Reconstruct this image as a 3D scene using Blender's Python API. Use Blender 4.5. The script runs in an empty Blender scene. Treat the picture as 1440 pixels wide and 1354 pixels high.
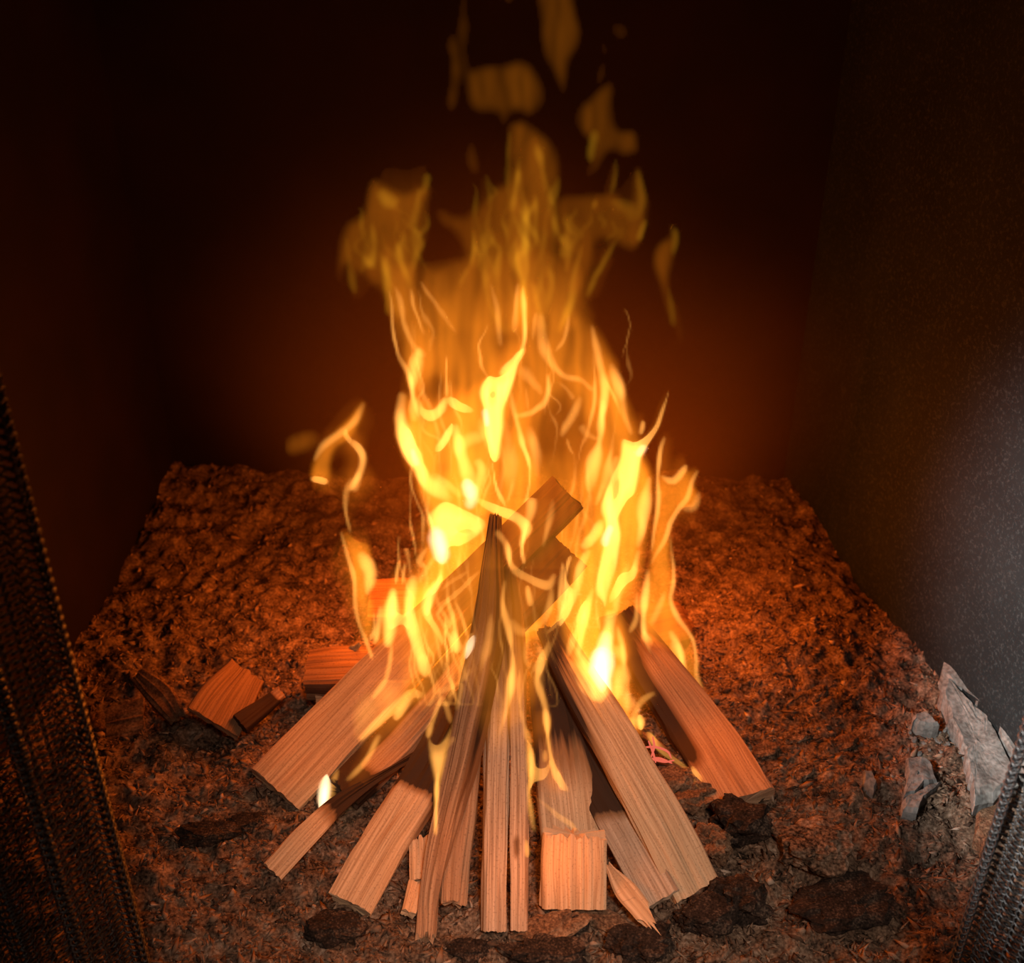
import bpy, math, random
import numpy as np
from mathutils import Vector, Matrix

random.seed(7); RNG = np.random.default_rng(7)
S = bpy.context.scene
COL = S.collection

# ------------------------------------------------------------------ camera
W, H, F = 1440.0, 1354.0, 1544.0          # frame and focal length in pixels
CH, PITCH = 0.80, math.radians(30.0)      # camera height above the ash, downward tilt
cam_d = bpy.data.cameras.new('camera'); cam = bpy.data.objects.new('camera', cam_d); COL.objects.link(cam)
cam.location = (0, 0, CH); cam.rotation_euler = (math.pi/2 - PITCH, 0, 0)
cam_d.sensor_fit = 'HORIZONTAL'; cam_d.sensor_width = 36.0; cam_d.lens = 36.0*F/W
cam_d.clip_start = 0.02; cam_d.clip_end = 30
cam_d.dof.use_dof = True; cam_d.dof.focus_distance = 1.0
cam_d.dof.aperture_fstop = (cam_d.lens/1000.0)/0.0065
S.camera = cam

# ------------------------------------------------------------------ view, world
S.view_settings.view_transform = 'Standard'; S.view_settings.look = 'None'
S.view_settings.gamma = 1.0; S.view_settings.use_curve_mapping = False
S.view_settings.exposure = 0.0
S.cycles.transparent_max_bounces = 512
S.cycles.max_bounces = 2; S.cycles.adaptive_threshold = 0.05; S.cycles.volume_bounces = 0
S.cycles.sample_clamp_indirect = 4.0
wd = bpy.data.worlds.new('dim_room'); S.world = wd; wd.use_nodes = True
wd.node_tree.nodes['Background'].inputs[0].default_value = (0.6, 0.65, 0.75, 1)
wd.node_tree.nodes['Background'].inputs[1].default_value = 0.004

# ------------------------------------------------------------------ lights: the fire's own glow and the room lamps
def lamp(name, kind, loc, power, color, size=0.05, aim=None, **kw):
    d = bpy.data.lights.new(name, kind); d.energy = power; d.color = color
    if kind == 'AREA': d.size = size
    else: d.shadow_soft_size = size
    for k, v in kw.items(): setattr(d, k, v)
    o = bpy.data.objects.new(name, d); COL.objects.link(o); o.location = loc
    if aim is not None:
        o.rotation_euler = (Vector(aim)-Vector(loc)).to_track_quat('-Z', 'Y').to_euler()
    return o
FIRE = (1.0, 0.225, 0.025)
lamp('fire_glow_high', 'POINT', (0.01, 0.95, 0.30), 2.4, (1.0, 0.155, 0.010), 0.08)
lamp('fire_glow_back_left', 'POINT', (-0.15, 1.00, 0.13), 2.7, (1.0, 0.165, 0.010), 0.05)
lamp('fire_glow_back_right', 'POINT', (0.21, 1.04, 0.14), 2.6, (1.0, 0.165, 0.010), 0.05)
lamp('fire_glow_left', 'POINT', (-0.07, 0.88, 0.20), 0.6, FIRE, 0.05)
lamp('fire_glow_right', 'POINT', (0.11, 0.88, 0.16), 0.3, FIRE, 0.05)
lamp('fire_glow_front', 'POINT', (-0.03, 0.55, 0.17), 0.36, (1.0, 0.28, 0.05), 0.05)
lamp('low_flame_glow', 'POINT', (0.030, 0.612, 0.075), 0.13, FIRE, 0.012)
lamp('low_flame_glow', 'POINT', (-0.075, 0.635, 0.085), 0.06, FIRE, 0.012)
lamp('room_lamp', 'SPOT', (-0.55, 0.0, 1.0), 400.0, (1.0, 0.95, 0.88), 0.05, aim=(0.60, 0.755, 0.20),
     spot_size=math.radians(23.5), spot_blend=1.0)
lamp('ceiling_lamp', 'AREA', (0.25, -0.5, 1.7), 0.62, (1.0, 0.75, 0.58), 0.25, aim=(0.05, 0.58, 0.0), spread=math.radians(26))

# ------------------------------------------------------------------ pixel of the photograph -> point in the room
SP, CP = math.sin(PITCH), math.cos(PITCH)
def ray(px, py):
    a = (np.asarray(px, float)-W/2)/F; b = -(np.asarray(py, float)-H/2)/F
    return a, CP + b*SP, -SP + b*CP
def at(px, py, Y):
    dx, dy, dz = ray(px, py); t = Y/dy
    return dx*t, np.asarray(Y, float)+0*t, CH + dz*t
def gnd(px, py, z=0.0):
    dx, dy, dz = ray(px, py); t = (z-CH)/dz
    return Vector((float(dx*t), float(dy*t), z))
def atv(px, py, Y):
    x, y, z = at(px, py, Y); return Vector((float(x), float(y), float(z)))
def pxm(v):                                # metres per pixel at a point
    return (v.y*CP + (CH-v.z)*SP)/F

# ------------------------------------------------------------------ noise
def _h(i, j, k):
    i = i.astype(np.int64); j = j.astype(np.int64); k = k.astype(np.int64)
    n = (i*374761393 + j*668265263 + k*2147483647 + 1013904223) & 0xffffffff
    n = ((n ^ (n >> 13))*1274126177) & 0xffffffff
    n = ((n ^ (n >> 16))*2246822519) & 0xffffffff
    return ((n ^ (n >> 15)) & 0xffff)/32767.5 - 1.0
def noise(x, y, z=0.0):
    x = np.asarray(x, float); y = np.asarray(y, float)+0*x; z = np.asarray(z, float)+0*x
    xi, yi, zi = np.floor(x), np.floor(y), np.floor(z)
    u, v, w = x-xi, y-yi, z-zi
    u = u*u*(3-2*u); v = v*v*(3-2*v); w = w*w*(3-2*w)
    r = 0
    for a in (0, 1):
        for b in (0, 1):
            for c in (0, 1):
                r = r + _h(xi+a, yi+b, zi+c)*(u if a else 1-u)*(v if b else 1-v)*(w if c else 1-w)
    return r
def fbm(x, y, z=0.0, o=4, g=0.5):
    r = 0; a = 1.0; s = 1.0
    for i in range(o):
        r = r + a*noise(x*s+17.3*i, y*s-9.1*i, (z*s if np.ndim(z) or z else 0.0)+3.7*i); a *= g; s *= 2.03
    return r
def sstep(a, b, x):
    t = np.clip((np.asarray(x, float)-a)/(b-a), 0, 1); return t*t*(3-2*t)

# ------------------------------------------------------------------ mesh helpers
def mesh_np(name, V, faces=None, quads=None, tris=None, smooth=False):
    m = bpy.data.meshes.new(name)
    if faces is not None:
        m.from_pydata([tuple(v) for v in V], [], faces)
    else:
        V = np.asarray(V, np.float32); m.vertices.add(len(V)); m.vertices.foreach_set('co', V.ravel())
        nq = 0 if quads is None else len(quads); nt = 0 if tris is None else len(tris)
        lp = np.concatenate([np.asarray(a, np.int32).ravel() for a in (quads, tris) if a is not None and len(a)])
        tot = np.concatenate([np.full(nq, 4, np.int32), np.full(nt, 3, np.int32)])
        st = np.concatenate([[0], np.cumsum(tot)[:-1]]).astype(np.int32)
        m.loops.add(len(lp)); m.loops.foreach_set('vertex_index', lp)
        m.polygons.add(len(tot)); m.polygons.foreach_set('loop_start', st); m.polygons.foreach_set('loop_total', tot)
    if smooth:
        m.polygons.foreach_set('use_smooth', np.ones(len(m.polygons), bool))
    m.update(calc_edges=True)
    return m
def link(name, mesh, mat=None, parent=None, loc=None):
    o = bpy.data.objects.new(name, mesh); COL.objects.link(o)
    if mat is not None and mesh is not None: mesh.materials.append(mat)
    if parent is not None: o.parent = parent
    if loc is not None: o.location = loc
    return o
def tag(o, label, cat, group=None, kind=None):
    o['label'] = label
    if cat: o['category'] = cat
    if group: o['group'] = group
    if kind: o['kind'] = kind
    return o
def empty(name, loc=(0, 0, 0)):
    o = bpy.data.objects.new(name, None); COL.objects.link(o); o.location = loc; o.empty_display_size = 0.02
    return o
def attr(mesh, name, vals):
    a = mesh.attributes.new(name, 'FLOAT', 'POINT'); a.data.foreach_set('value', np.asarray(vals, np.float32))

# ------------------------------------------------------------------ materials
def mat(name):
    m = bpy.data.materials.new(name); m.use_nodes = True; nt = m.node_tree; nt.nodes.clear()
    out = nt.nodes.new('ShaderNodeOutputMaterial'); return m, nt, out
def N(nt, t, **kw):
    n = nt.nodes.new(t)
    for k, v in kw.items():
        if k in n.inputs: n.inputs[k].default_value = v
        else: setattr(n, k, v)
    return n
def ramp(nt, fac, stops):
    r = nt.nodes.new('ShaderNodeValToRGB'); e = r.color_ramp.elements
    while len(e) < len(stops): e.new(0.5)
    for i, (p, c) in enumerate(stops): e[i].position = p; e[i].color = (*c, 1)
    nt.links.new(fac, r.inputs[0]); return r
def mixc(nt, fac, a, b):
    m = nt.nodes.new('ShaderNodeMix'); m.data_type = 'RGBA'
    for s, v in ((0, fac), (6, a), (7, b)):
        if hasattr(v, 'is_linked') or hasattr(v, 'links'): nt.links.new(v, m.inputs[s])
        elif isinstance(v, tuple): m.inputs[s].default_value = (*v, 1)
        else: m.inputs[s].default_value = v
    return m.outputs[2]
def mth(nt, op, a, b=0.0, clamp=False):
    n = nt.nodes.new('ShaderNodeMath'); n.operation = op; n.use_clamp = clamp
    for s, v in ((0, a), (1, b)):
        if hasattr(v, 'links'): nt.links.new(v, n.inputs[s])
        else: n.inputs[s].default_value = v
    return n.outputs[0]
def bsdf(nt, out, color, rough=0.85, spec=0.2, bump=None, bstr=0.4, bdist=0.002, metal=0.0):
    p = nt.nodes.new('ShaderNodeBsdfPrincipled')
    if hasattr(color, 'links'): nt.links.new(color, p.inputs['Base Color'])
    else: p.inputs['Base Color'].default_value = (*color, 1)
    p.inputs['Roughness'].default_value = rough; p.inputs['Specular IOR Level'].default_value = spec
    p.inputs['Metallic'].default_value = metal
    if bump is not None:
        b = nt.nodes.new('ShaderNodeBump'); b.inputs['Strength'].default_value = bstr; b.inputs['Distance'].default_value = bdist
        nt.links.new(bump, b.inputs['Height']); nt.links.new(b.outputs[0], p.inputs['Normal'])
    nt.links.new(p.outputs[0], out.inputs['Surface']); return p

def wood(name, c1, c2, c3, char_c=(0.035, 0.016, 0.008)):
    m, nt, out = mat(name)
    uv = N(nt, 'ShaderNodeUVMap'); 
    mp = N(nt, 'ShaderNodeMapping'); mp.inputs['Scale'].default_value = (10, 620, 1); nt.links.new(uv.outputs[0], mp.inputs[0])
    n1 = N(nt, 'ShaderNodeTexNoise', Scale=1.0, Detail=2.0, Roughness=0.65); nt.links.new(mp.outputs[0], n1.inputs[0])
    mp2 = N(nt, 'ShaderNodeMapping'); mp2.inputs['Scale'].default_value = (6, 200, 1); nt.links.new(uv.outputs[0], mp2.inputs[0])
    n2 = N(nt, 'ShaderNodeTexNoise', Scale=1.0, Detail=2.0, Roughness=0.6); nt.links.new(mp2.outputs[0], n2.inputs[0])
    g = mth(nt, 'ADD', mth(nt, 'MULTIPLY', n1.outputs[0], 0.68), mth(nt, 'MULTIPLY', n2.outputs[0], 0.32))
    col = ramp(nt, g, [(0.40, c3), (0.49, c2), (0.60, c1)]).outputs[0]
    fine = N(nt, 'ShaderNodeTexNoise', Scale=600.0, Detail=0.0); nt.links.new(uv.outputs[0], fine.inputs[0])
    spots = ramp(nt, fine.outputs[0], [(0.66, (0, 0, 0)), (0.74, (1, 1, 1))]).outputs[0]
    col = mixc(nt, mth(nt, 'MULTIPLY', spots, 0.35), col, (c3[0]*0.35, c3[1]*0.3, c3[2]*0.3))
    ch = N(nt, 'ShaderNodeAttribute', attribute_name='char')
    nz = mth(nt, 'SUBTRACT', n2.outputs[0], 0.5)
    f = mth(nt, 'ADD', ch.outputs['Fac'], mth(nt, 'MULTIPLY', nz, 0.5))
    toast = ramp(nt, f, [(0.12, (0, 0, 0)), (0.45, (1, 1, 1))]).outputs[0]
    burn = ramp(nt, f, [(0.5, (0, 0, 0)), (0.66, (1, 1, 1))]).outputs[0]
    col = mixc(nt, toast, col, (c2[0]*0.5, c2[1]*0.40, c2[2]*0.30))
    col = mixc(nt, burn, col, char_c)
    bsdf(nt, out, col, 0.75, 0.25)
    return m
WOOD = [wood('split_pine', (0.56, 0.37, 0.23), (0.46, 0.29, 0.17), (0.36, 0.215, 0.12)),
        wood('split_pine_pale', (0.66, 0.46, 0.30), (0.54, 0.36, 0.22), (0.42, 0.26, 0.15)),
        wood('split_oak', (0.42, 0.27, 0.17), (0.34, 0.205, 0.125), (0.26, 0.15, 0.088)),
        None, wood('split_pine_grey', (0.54, 0.40, 0.30), (0.42, 0.30, 0.215), (0.31, 0.21, 0.145))]
WOOD = [w_ for w_ in WOOD if w_] + [wood('dimmed_wood', (0.22, 0.125, 0.07), (0.17, 0.09, 0.048), (0.11, 0.055, 0.028))]  # last wood darkened in colour to dim pieces the fire lamps overlight

def ash_mat(name, stops, scale=1.0, att=None, rough=0.95):
    m, nt, out = mat(name)
    tc = N(nt, 'ShaderNodeTexCoord')
    n1 = N(nt, 'ShaderNodeTexNoise', Scale=42.0*scale, Detail=4.0, Roughness=0.72); nt.links.new(tc.outputs['Object'], n1.inputs[0])
    n2 = N(nt, 'ShaderNodeTexNoise', Scale=330.0*scale, Detail=1.0, Roughness=0.6); nt.links.new(tc.outputs['Object'], n2.inputs[0])
    g = mth(nt, 'ADD', mth(nt, 'MULTIPLY', n1.outputs[0], 0.62), mth(nt, 'MULTIPLY', n2.outputs[0], 0.38))
    if att:
        a = N(nt, 'ShaderNodeAttribute', attribute_name=att)
        g = mth(nt, 'ADD', mth(nt, 'MULTIPLY', g, 0.35), mth(nt, 'MULTIPLY', a.outputs['Fac'], 0.65))
    col = ramp(nt, g, stops).outputs[0]
    bsdf(nt, out, col, rough, 0.1)
    return m
ASH = ash_mat('wood_ash', [(0.38, (0.016, 0.011, 0.008)), (0.47, (0.085, 0.055, 0.038)), (0.56, (0.17, 0.115, 0.08)), (0.70, (0.36, 0.27, 0.21))])
FLAKE = ash_mat('ash_flake', [(0.12, (0.014, 0.010, 0.009)), (0.42, (0.11, 0.068, 0.046)), (0.68, (0.27, 0.18, 0.125)), (0.95, (0.5, 0.41, 0.34))], 1.0, 'tint')
CHAR = ash_mat('charcoal', [(0.36, (0.008, 0.006, 0.005)), (0.53, (0.03, 0.021, 0.017)), (0.66, (0.10, 0.07, 0.052)), (0.8, (0.22, 0.17, 0.14))], 1.6)
BARK = ash_mat('charred_bark', [(0.32, (0.03, 0.018, 0.012)), (0.5, (0.13, 0.075, 0.045)), (0.7, (0.30, 0.20, 0.13))], 1.3)
CRUST = ash_mat('white_ash_crust', [(0.30, (0.07, 0.06, 0.055)), (0.42, (0.12, 0.118, 0.112)), (0.55, (0.19, 0.188, 0.18)), (0.7, (0.25, 0.25, 0.245))], 0.7)

def soot(name, a, b, speck=(0.3, 0.28, 0.25), amt=0.0):
    m, nt, out = mat(name)
    tc = N(nt, 'ShaderNodeTexCoord')
    n1 = N(nt, 'ShaderNodeTexNoise', Scale=6.0, Detail=3.0, Roughness=0.6); nt.links.new(tc.outputs['Object'], n1.inputs[0])
    col = ramp(nt, n1.outputs[0], [(0.35, a), (0.7, b)]).outputs[0]
    n2 = N(nt, 'ShaderNodeTexNoise', Scale=260.0, Detail=2.0, Roughness=0.7); nt.links.new(tc.outputs['Object'], n2.inputs[0])
    if amt:
        s = ramp(nt, n2.outputs[0], [(0.52, (0, 0, 0)), (0.70, (1, 1, 1))]).outputs[0]
        col = mixc(nt, mth(nt, 'MULTIPLY', s, amt), col, speck)
    bsdf(nt, out, col, 0.8, 0.2)
    return m
SOOT = soot('soot_black_plate', (0.0040, 0.0012, 0.0008), (0.009, 0.0028, 0.0018))
SOOT_R = soot('sooty_grey_plate', (0.0050, 0.0075, 0.0088), (0.0105, 0.0150, 0.0172), (0.045, 0.056, 0.060), 0.5)

def flame_mat(name, col, per_m):
    m, nt, out = mat(name)
    e = N(nt, 'ShaderNodeEmission'); e.inputs[0].default_value = (*col, 1); e.inputs[1].default_value = per_m
    nt.links.new(e.outputs[0], out.inputs['Volume']); return m
KV, KC = 0.030, 0.012                       # metres of flame thickness for unit brightness: sheets, cores
FL_VEIL = flame_mat('flame_orange_gas', (1.0, 0.27, 0.014), 1/KV)
FL_CORE = flame_mat('flame_yellow_core', (1.0, 0.40, 0.07), 1.4/KC)
FL_DIM = flame_mat('flame_amber_gas', (1.0, 0.27, 0.012), .62/KV)
FL_DIMC = flame_mat('flame_olive_core', (1.0, 0.47, 0.02), .85/KC)
FL_SKIRT = flame_mat('flame_thin_orange_gas', (1.0, 0.23, 0.012), 1/KC)
FL_HOT = flame_mat('flame_white_core', (1.0, 0.70, 0.38), 1/KC)

def glow(name, col, s):
    m, nt, out = mat(name)
    e = N(nt, 'ShaderNodeEmission'); e.inputs[0].default_value = (*col, 1); e.inputs[1].default_value = s
    nt.links.new(e.outputs[0], out.inputs['Surface']); return m
EMBER = glow('glowing_ember', (1.0, 0.17, 0.10), 0.85)

# ================================================================== the firebox
def box_wall(name, x0, x1, y0, y1, z0, z1, m, corner=None):
    V = [(x, y, z) for x in (x0, x1) for y in (y0, y1) for z in (z0, z1)]
    Fc = [(0, 1, 3, 2), (4, 6, 7, 5), (0, 4, 5, 1), (2, 3, 7, 6), (0, 2, 6, 4), (1, 5, 7, 3)]
    o = link(name, mesh_np(name, V, faces=Fc), m); o['kind'] = 'structure'; return o
def quad_wall(name, p, q, z0, z1, th, m):    # upright slab between two floor points, thickness outwards
    p = Vector((*p, 0)); q = Vector((*q, 0)); d = (q-p).normalized(); n = Vector((d.y, -d.x, 0))*th
    b = [p, q, q+n, p+n]; V = [(v.x, v.y, z) for z in (z0, z1) for v in b]
    Fc = [(3, 2, 1, 0), (4, 5, 6, 7), (0, 1, 5, 4), (1, 2, 6, 5), (2, 3, 7, 6), (3, 0, 4, 7)]
    o = link(name, mesh_np(name, V, faces=Fc), m); o['kind'] = 'structure'; return o
YB = 1.43
XBL, XBR = -0.535, 0.435                    # back corners of the firebox
XFL, XFR = -0.56, 0.60                     # front ends of the side walls
YF = 0.56
fl = box_wall('floor', -1.2, 1.2, -0.4, 1.6, -0.14, -0.06, SOOT)
tag(fl, 'dark hearth floor under the ash bed', 'floor')
w = quad_wall('wall_back', (XBR+0.02, YB), (XBL-0.02, YB), -0.06, 1.3, -0.05, SOOT); tag(w, 'soot black back wall of the firebox', 'wall')
w = quad_wall('wall_left', (XBL, YB), (XFL, YF), -0.06, 1.3, -0.05, SOOT); tag(w, 'soot black left side wall of the firebox', 'wall')
w = quad_wall('wall_right', (XFR, YF), (XBR, YB), -0.06, 1.3, -0.05, SOOT_R); tag(w, 'sooty grey right side wall of the firebox with pale specks', 'wall')

# ------------------------------------------------------------------ ash bed
def ash_h(x, y):
    r = np.sqrt(((x-0.0)/0.30)**2 + ((y-0.76)/0.26)**2)
    calm = 0.35 + 0.65*sstep(0.7, 1.3, r)
    big = fbm(x*9, y*9, 0.3, 3)*0.011*calm
    mid = fbm(x*34, y*34, 5.1, 2)*0.0062*(0.6+0.4*calm)
    fine = fbm(x*130, y*130, 8.2, 2)*0.0034
    heap = 0.020*sstep(1.15, 1.42, y) + 0.014*sstep(0.33, 0.5, -x)
    return big + mid + fine + heap - 0.003
gx = np.linspace(-0.58, 0.56, 400); gy = np.concatenate([np.linspace(0.46, 1.0, 230), np.linspace(1.0, YB-.002, 120)[1:]])
GX, GY = np.meshgrid(np.linspace(0, 1, 400), gy)
xl = np.where(gy < YF, XFL, XFL+(XBL-XFL)*(gy-YF)/(YB-YF))+.003; xr = np.where(gy < YF, XFR, XFR+(XBR-XFR)*(gy-YF)/(YB-YF))-.003
UU = GX; GX = xl[:, None]+(xr-xl)[:, None]*UU
GZ = ash_h(GX, GY)
edge = GY < 0.461
GZ = np.where(edge, -0.07, GZ)
V = np.stack([GX+0.001*noise(GX*300, GY*300, 1.), GY-.001+0.001*noise(GX*300, GY*300, 7.), GZ], -1).reshape(-1, 3)
n0, n1 = GX.shape; idx = np.arange(n0*n1).reshape(n0, n1)
Q = np.stack([idx[:-1, :-1], idx[:-1, 1:], idx[1:, 1:], idx[1:, :-1]], -1).reshape(-1, 4)
ab = link('ash_bed', mesh_np('ash_bed', V, quads=Q, smooth=False), ASH)
tag(ab, 'bed of loose brown wood ash and cinders covering the firebox floor', 'ash', kind='stuff')
def ash_at(x, y): return float(ash_h(np.array([x]), np.array([y]))[0])

# loose flakes and crumbs lying on the ash: nobody could count them
def crumbs(name, n, xr, yr, smin, smax, flat, label, seed):
    r = np.random.default_rng(seed)
    x = r.uniform(*xr, n); y = yr[0] + (yr[1]-yr[0])*r.random(n)**1.4
    z = ash_h(x, y)
    s = smin + (smax-smin)*r.random(n)**3
    base = np.array([(1, 0, 0), (0, 1, 0), (-1, 0, 0), (0, -1, 0), (0, 0, 1), (0, 0, -1)], float)
    tr = np.array([(0, 1, 4), (1, 2, 4), (2, 3, 4), (3, 0, 4), (1, 0, 5), (2, 1, 5), (3, 2, 5), (0, 3, 5)])
    P = base[None]*np.stack([s*r.uniform(.8, 2.4, n), s*r.uniform(.3, .8, n), s*flat*r.uniform(.5, 1.3, n)], -1)[:, None, :]
    P = P*(1+0.45*r.uniform(-1, 1, P.shape[:2]+(1,)))
    a = r.uniform(0, 2*np.pi, n); t = r.normal(0, 0.45, n)
    ca, sa, ct, st = np.cos(a), np.sin(a), np.cos(t), np.sin(t)
    X = P[..., 0]*ct[:, None]-P[..., 2]*st[:, None]; Z = P[..., 0]*st[:, None]+P[..., 2]*ct[:, None]; Y = P[..., 1]
    P = np.stack([X*ca[:, None]-Y*sa[:, None]+x[:, None], X*sa[:, None]+Y*ca[:, None]+y[:, None], Z+z[:, None]+s[:, None]*0.25*flat], -1)
    T = (tr[None]+6*np.arange(n)[:, None, None]).reshape(-1, 3)
    me = mesh_np(name, P.reshape(-1, 3), tris=T)
    attr(me, 'tint', np.repeat(np.clip(r.normal(0.48, 0.2, n), 0, 1), 6))
    o = link(name, me, FLAKE); tag(o, label, 'ash', kind='stuff'); return o
crumbs('ash_flakes', 34000, (-0.52, 0.5), (0.5, 1.1), 0.0010, 0.0048, 0.22, 'thin curled ash flakes and wood crumbs strewn over the ash', 3)
crumbs('cinder_crumbs', 9000, (-0.52, 0.5), (0.5, 1.42), 0.0014, 0.0052, 0.75, 'small brown cinder crumbs lying on the ash bed', 4)

# ------------------------------------------------------------------ haze added behind the fire to make its glow halo
hm, nt, out = mat('halo_scatter'); vs = N(nt, 'ShaderNodeVolumeScatter'); vs.inputs['Color'].default_value = (1, 0.9, 0.8, 1); vs.inputs['Density'].default_value = 0.06
nt.links.new(vs.outputs[0], out.inputs['Volume'])
def lens(name, c, rx, rz, ry, m, label, nr=14, na=40):
    """a soft-edged puff: thickest in the middle, thinning to nothing at the rim"""
    V = [(0, -ry, 0), (0, ry, 0)]; F_ = []; ring = [[], []]
    for k in range(1, nr+1):
        q = k/nr; t = ry*(1-q*q)**2
        for sd in (0, 1):
            if k == nr and sd == 1: ring[1].append(ring[0][-1]); continue
            ids = []
            for j in range(na):
                a = 2*math.pi*j/na; wob = 1+.10*math.sin(3*a+1)+.06*math.sin(5*a)
                V.append((rx*q*math.cos(a)*wob, (t if sd else -t), rz*q*math.sin(a)*wob)); ids.append(len(V)-1)
            ring[sd].append(ids)
    for sd in (0, 1):
        for j in range(na):
            j2 = (j+1) % na; f = (sd, ring[sd][0][j], ring[sd][0][j2]); F_.append(f if sd == 0 else f[::-1])
            for k in range(nr-1):
                f = (ring[sd][k][j], ring[sd][k+1][j], ring[sd][k+1][j2], ring[sd][k][j2]); F_.append(f if sd == 0 else f[::-1])
    o = link(name, mesh_np(name, V, faces=F_, smooth=True), m, None, c); return tag(o, label, 'haze', kind='stuff')
vs.inputs['Color'].default_value = (1, 0.62, 0.30, 1); vs.inputs['Density'].default_value = 0.7  # orange of the halo put into the scatter colour
lens('halo_haze', (0.0, 1.22, 0.14), 0.44, 0.46, 0.16, hm, 'added orange-tinted haze making the glow halo right behind the flames')

# ================================================================== kindling
CAMV = Vector((0, 0, CH))
def catmull(P, n):
    P = np.asarray(P, float)
    if len(P) == 2:
        t = np.linspace(0, 1, n)[:, None]; return P[0]*(1-t)+P[1]*t
    Pp = np.vstack([2*P[0]-P[1], P, 2*P[-1]-P[-2]]); u = np.linspace(0, len(P)-1-1e-9, n)
    i = np.floor(u).astype(int); t = (u-i)[:, None]
    a, b, c, d = Pp[i], Pp[i+1], Pp[i+2], Pp[i+3]
    return 0.5*(2*b+(c-a)*t+(2*a-5*b+4*c-d)*t*t+(3*b-a-3*c+d)*t**3)
def stick(name, label, cat, pts, m, roll=0.0, char=None, ragged=(0.002, 0.006), nl=44, nw=15, ridge=0.0007,
          group=None, seed=0, warp=0.0015, spikes=None, parent=None):
    """pts: (point, width, thickness) along the grain, all in metres"""
    C = catmull([tuple(p[0]) for p in pts], nl); wd_ = catmull([(p[1], p[2]) for p in pts], nl)
    nt_ = max(3, int(nw*0.4)); 
    # rounded rectangle round the perimeter
    a = np.linspace(-1, 1, nw); b = np.linspace(-1, 1, nt_+2)[1:-1]
    per = [(x, 1) for x in a] + [(1, -y) for y in b] + [(-x, -1) for x in a] + [(-1, y) for y in b]
    per = np.array(per); k = np.abs(per[:, 0])**6*np.abs(per[:, 1])**6; per = per*(1-0.06*k)[:, None]; npz = len(per)
    T = np.gradient(C, axis=0); T /= np.linalg.norm(T, axis=1)[:, None]
    Tm = T.mean(0); Tm /= np.linalg.norm(Tm)
    view = np.array(CAMV)-C[nl//2]; view /= np.linalg.norm(view)
    nrm = view*0.75+np.array([0, 0, 0.55]); 
    out = np.zeros((nl, npz, 3)); L = np.concatenate([[0], np.cumsum(np.linalg.norm(np.diff(C, axis=0), axis=1))])
    fr = noise(np.arange(npz)*0.55, seed*7.7)
    fr2 = noise(np.arange(npz)*1.7, seed*3.1+50)
    for i in range(nl):
        n_ = nrm-T[i]*np.dot(nrm, T[i]); n_ /= np.linalg.norm(n_); bn = np.cross(T[i], n_)
        rl = roll if not callable(roll) else roll(i/(nl-1)); c_, s_ = math.cos(rl), math.sin(rl)
        n2, b2 = n_*c_+bn*s_, bn*c_-n_*s_
        wv, tv = wd_[i]/2
        slow = noise(np.full(npz, L[i]*28), np.arange(npz)*0.45, seed*1.3)*warp
        off = fr*ridge*1.3+fr2*ridge+slow
        q = per*np.array([wv, tv]); ln = np.maximum(np.linalg.norm(q, axis=1), 1e-6); q = q*(1+off/ln)[:, None]
        end = 0
        if i == 0: end = -np.abs(noise(np.arange(npz)*0.9, seed+3.3))*ragged[0]
        if i == nl-1: end = np.abs(noise(np.arange(npz)*0.8, seed+9.1))*ragged[1]+ (0 if spikes is None else spikes(per))
        out[i] = C[i]+q[:, :1]*b2+q[:, 1:]*n2 + np.outer(end+np.zeros(npz), T[i])
    org = Vector(C[0]); V = out.reshape(-1, 3)
    c0 = out[0].mean(0)+T[0]*0.0005; c1 = out[-1].mean(0)-T[-1]*0.001
    V = np.vstack([V, c0, c1])-np.array(org)
    faces = []
    for i in range(nl-1):
        for j in range(npz):
            j2 = (j+1) % npz; faces.append((i*npz+j, (i+1)*npz+j, (i+1)*npz+j2, i*npz+j2))
    for j in range(npz):
        j2 = (j+1) % npz; faces.append((nl*npz, j, j2)); faces.append((nl*npz+1, (nl-1)*npz+j2, (nl-1)*npz+j))
    me = mesh_np(name, V, faces=faces)
    uvl = me.uv_layers.new(name='UVMap')
    pl = np.concatenate([[0], np.cumsum(np.linalg.norm(np.diff(per*np.array([pts[0][1], pts[0][2]])/2, axis=0), axis=1))])
    vi = np.zeros(len(me.loops), np.int32); me.loops.foreach_get('vertex_index', vi)
    ring = np.clip(vi//npz, 0, nl-1); col = vi % npz
    uu = L[ring]+seed*0.37; vv = pl[col]+seed*0.11
    cap = vi >= nl*npz; uu[cap] = seed*0.37; vv[cap] = 0.01
    uvl.data.foreach_set('uv', np.stack([uu, vv], -1).astype(np.float32).ravel())
    s = np.repeat(np.linspace(0, 1, nl), npz)
    ce = np.zeros(nl*npz) if char is None else np.asarray(char(s, np.tile(per[:, 0], nl), np.tile(per[:, 1], nl)), float)+.45*sstep(.72, 1, np.abs(np.tile(per[:, 0], nl)))*sstep(.25, .6, s)
    attr(me, 'char', np.concatenate([ce, [ce[0], ce[-1]]]))
    o = link(name, me, m, parent, org if parent is None else None)
    if parent is None: tag(o, label, cat, group)
    else: o.location = org-parent.location
    return o
def burn(s0, s1, side=0.0):
    return lambda s, a, b: np.clip((s-s0)/(s1-s0)+side*a, 0, 1)
def P(px, py, Y, wpx, tm):                  # a point on a stick seen at this pixel, its width in pixels there
    v = atv(px, py, Y); return (v, wpx*pxm(v), tm)
def G(px, py, wpx, tm, z=0.004):
    v = gnd(px, py, z); return (v, wpx*pxm(v), tm)

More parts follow.
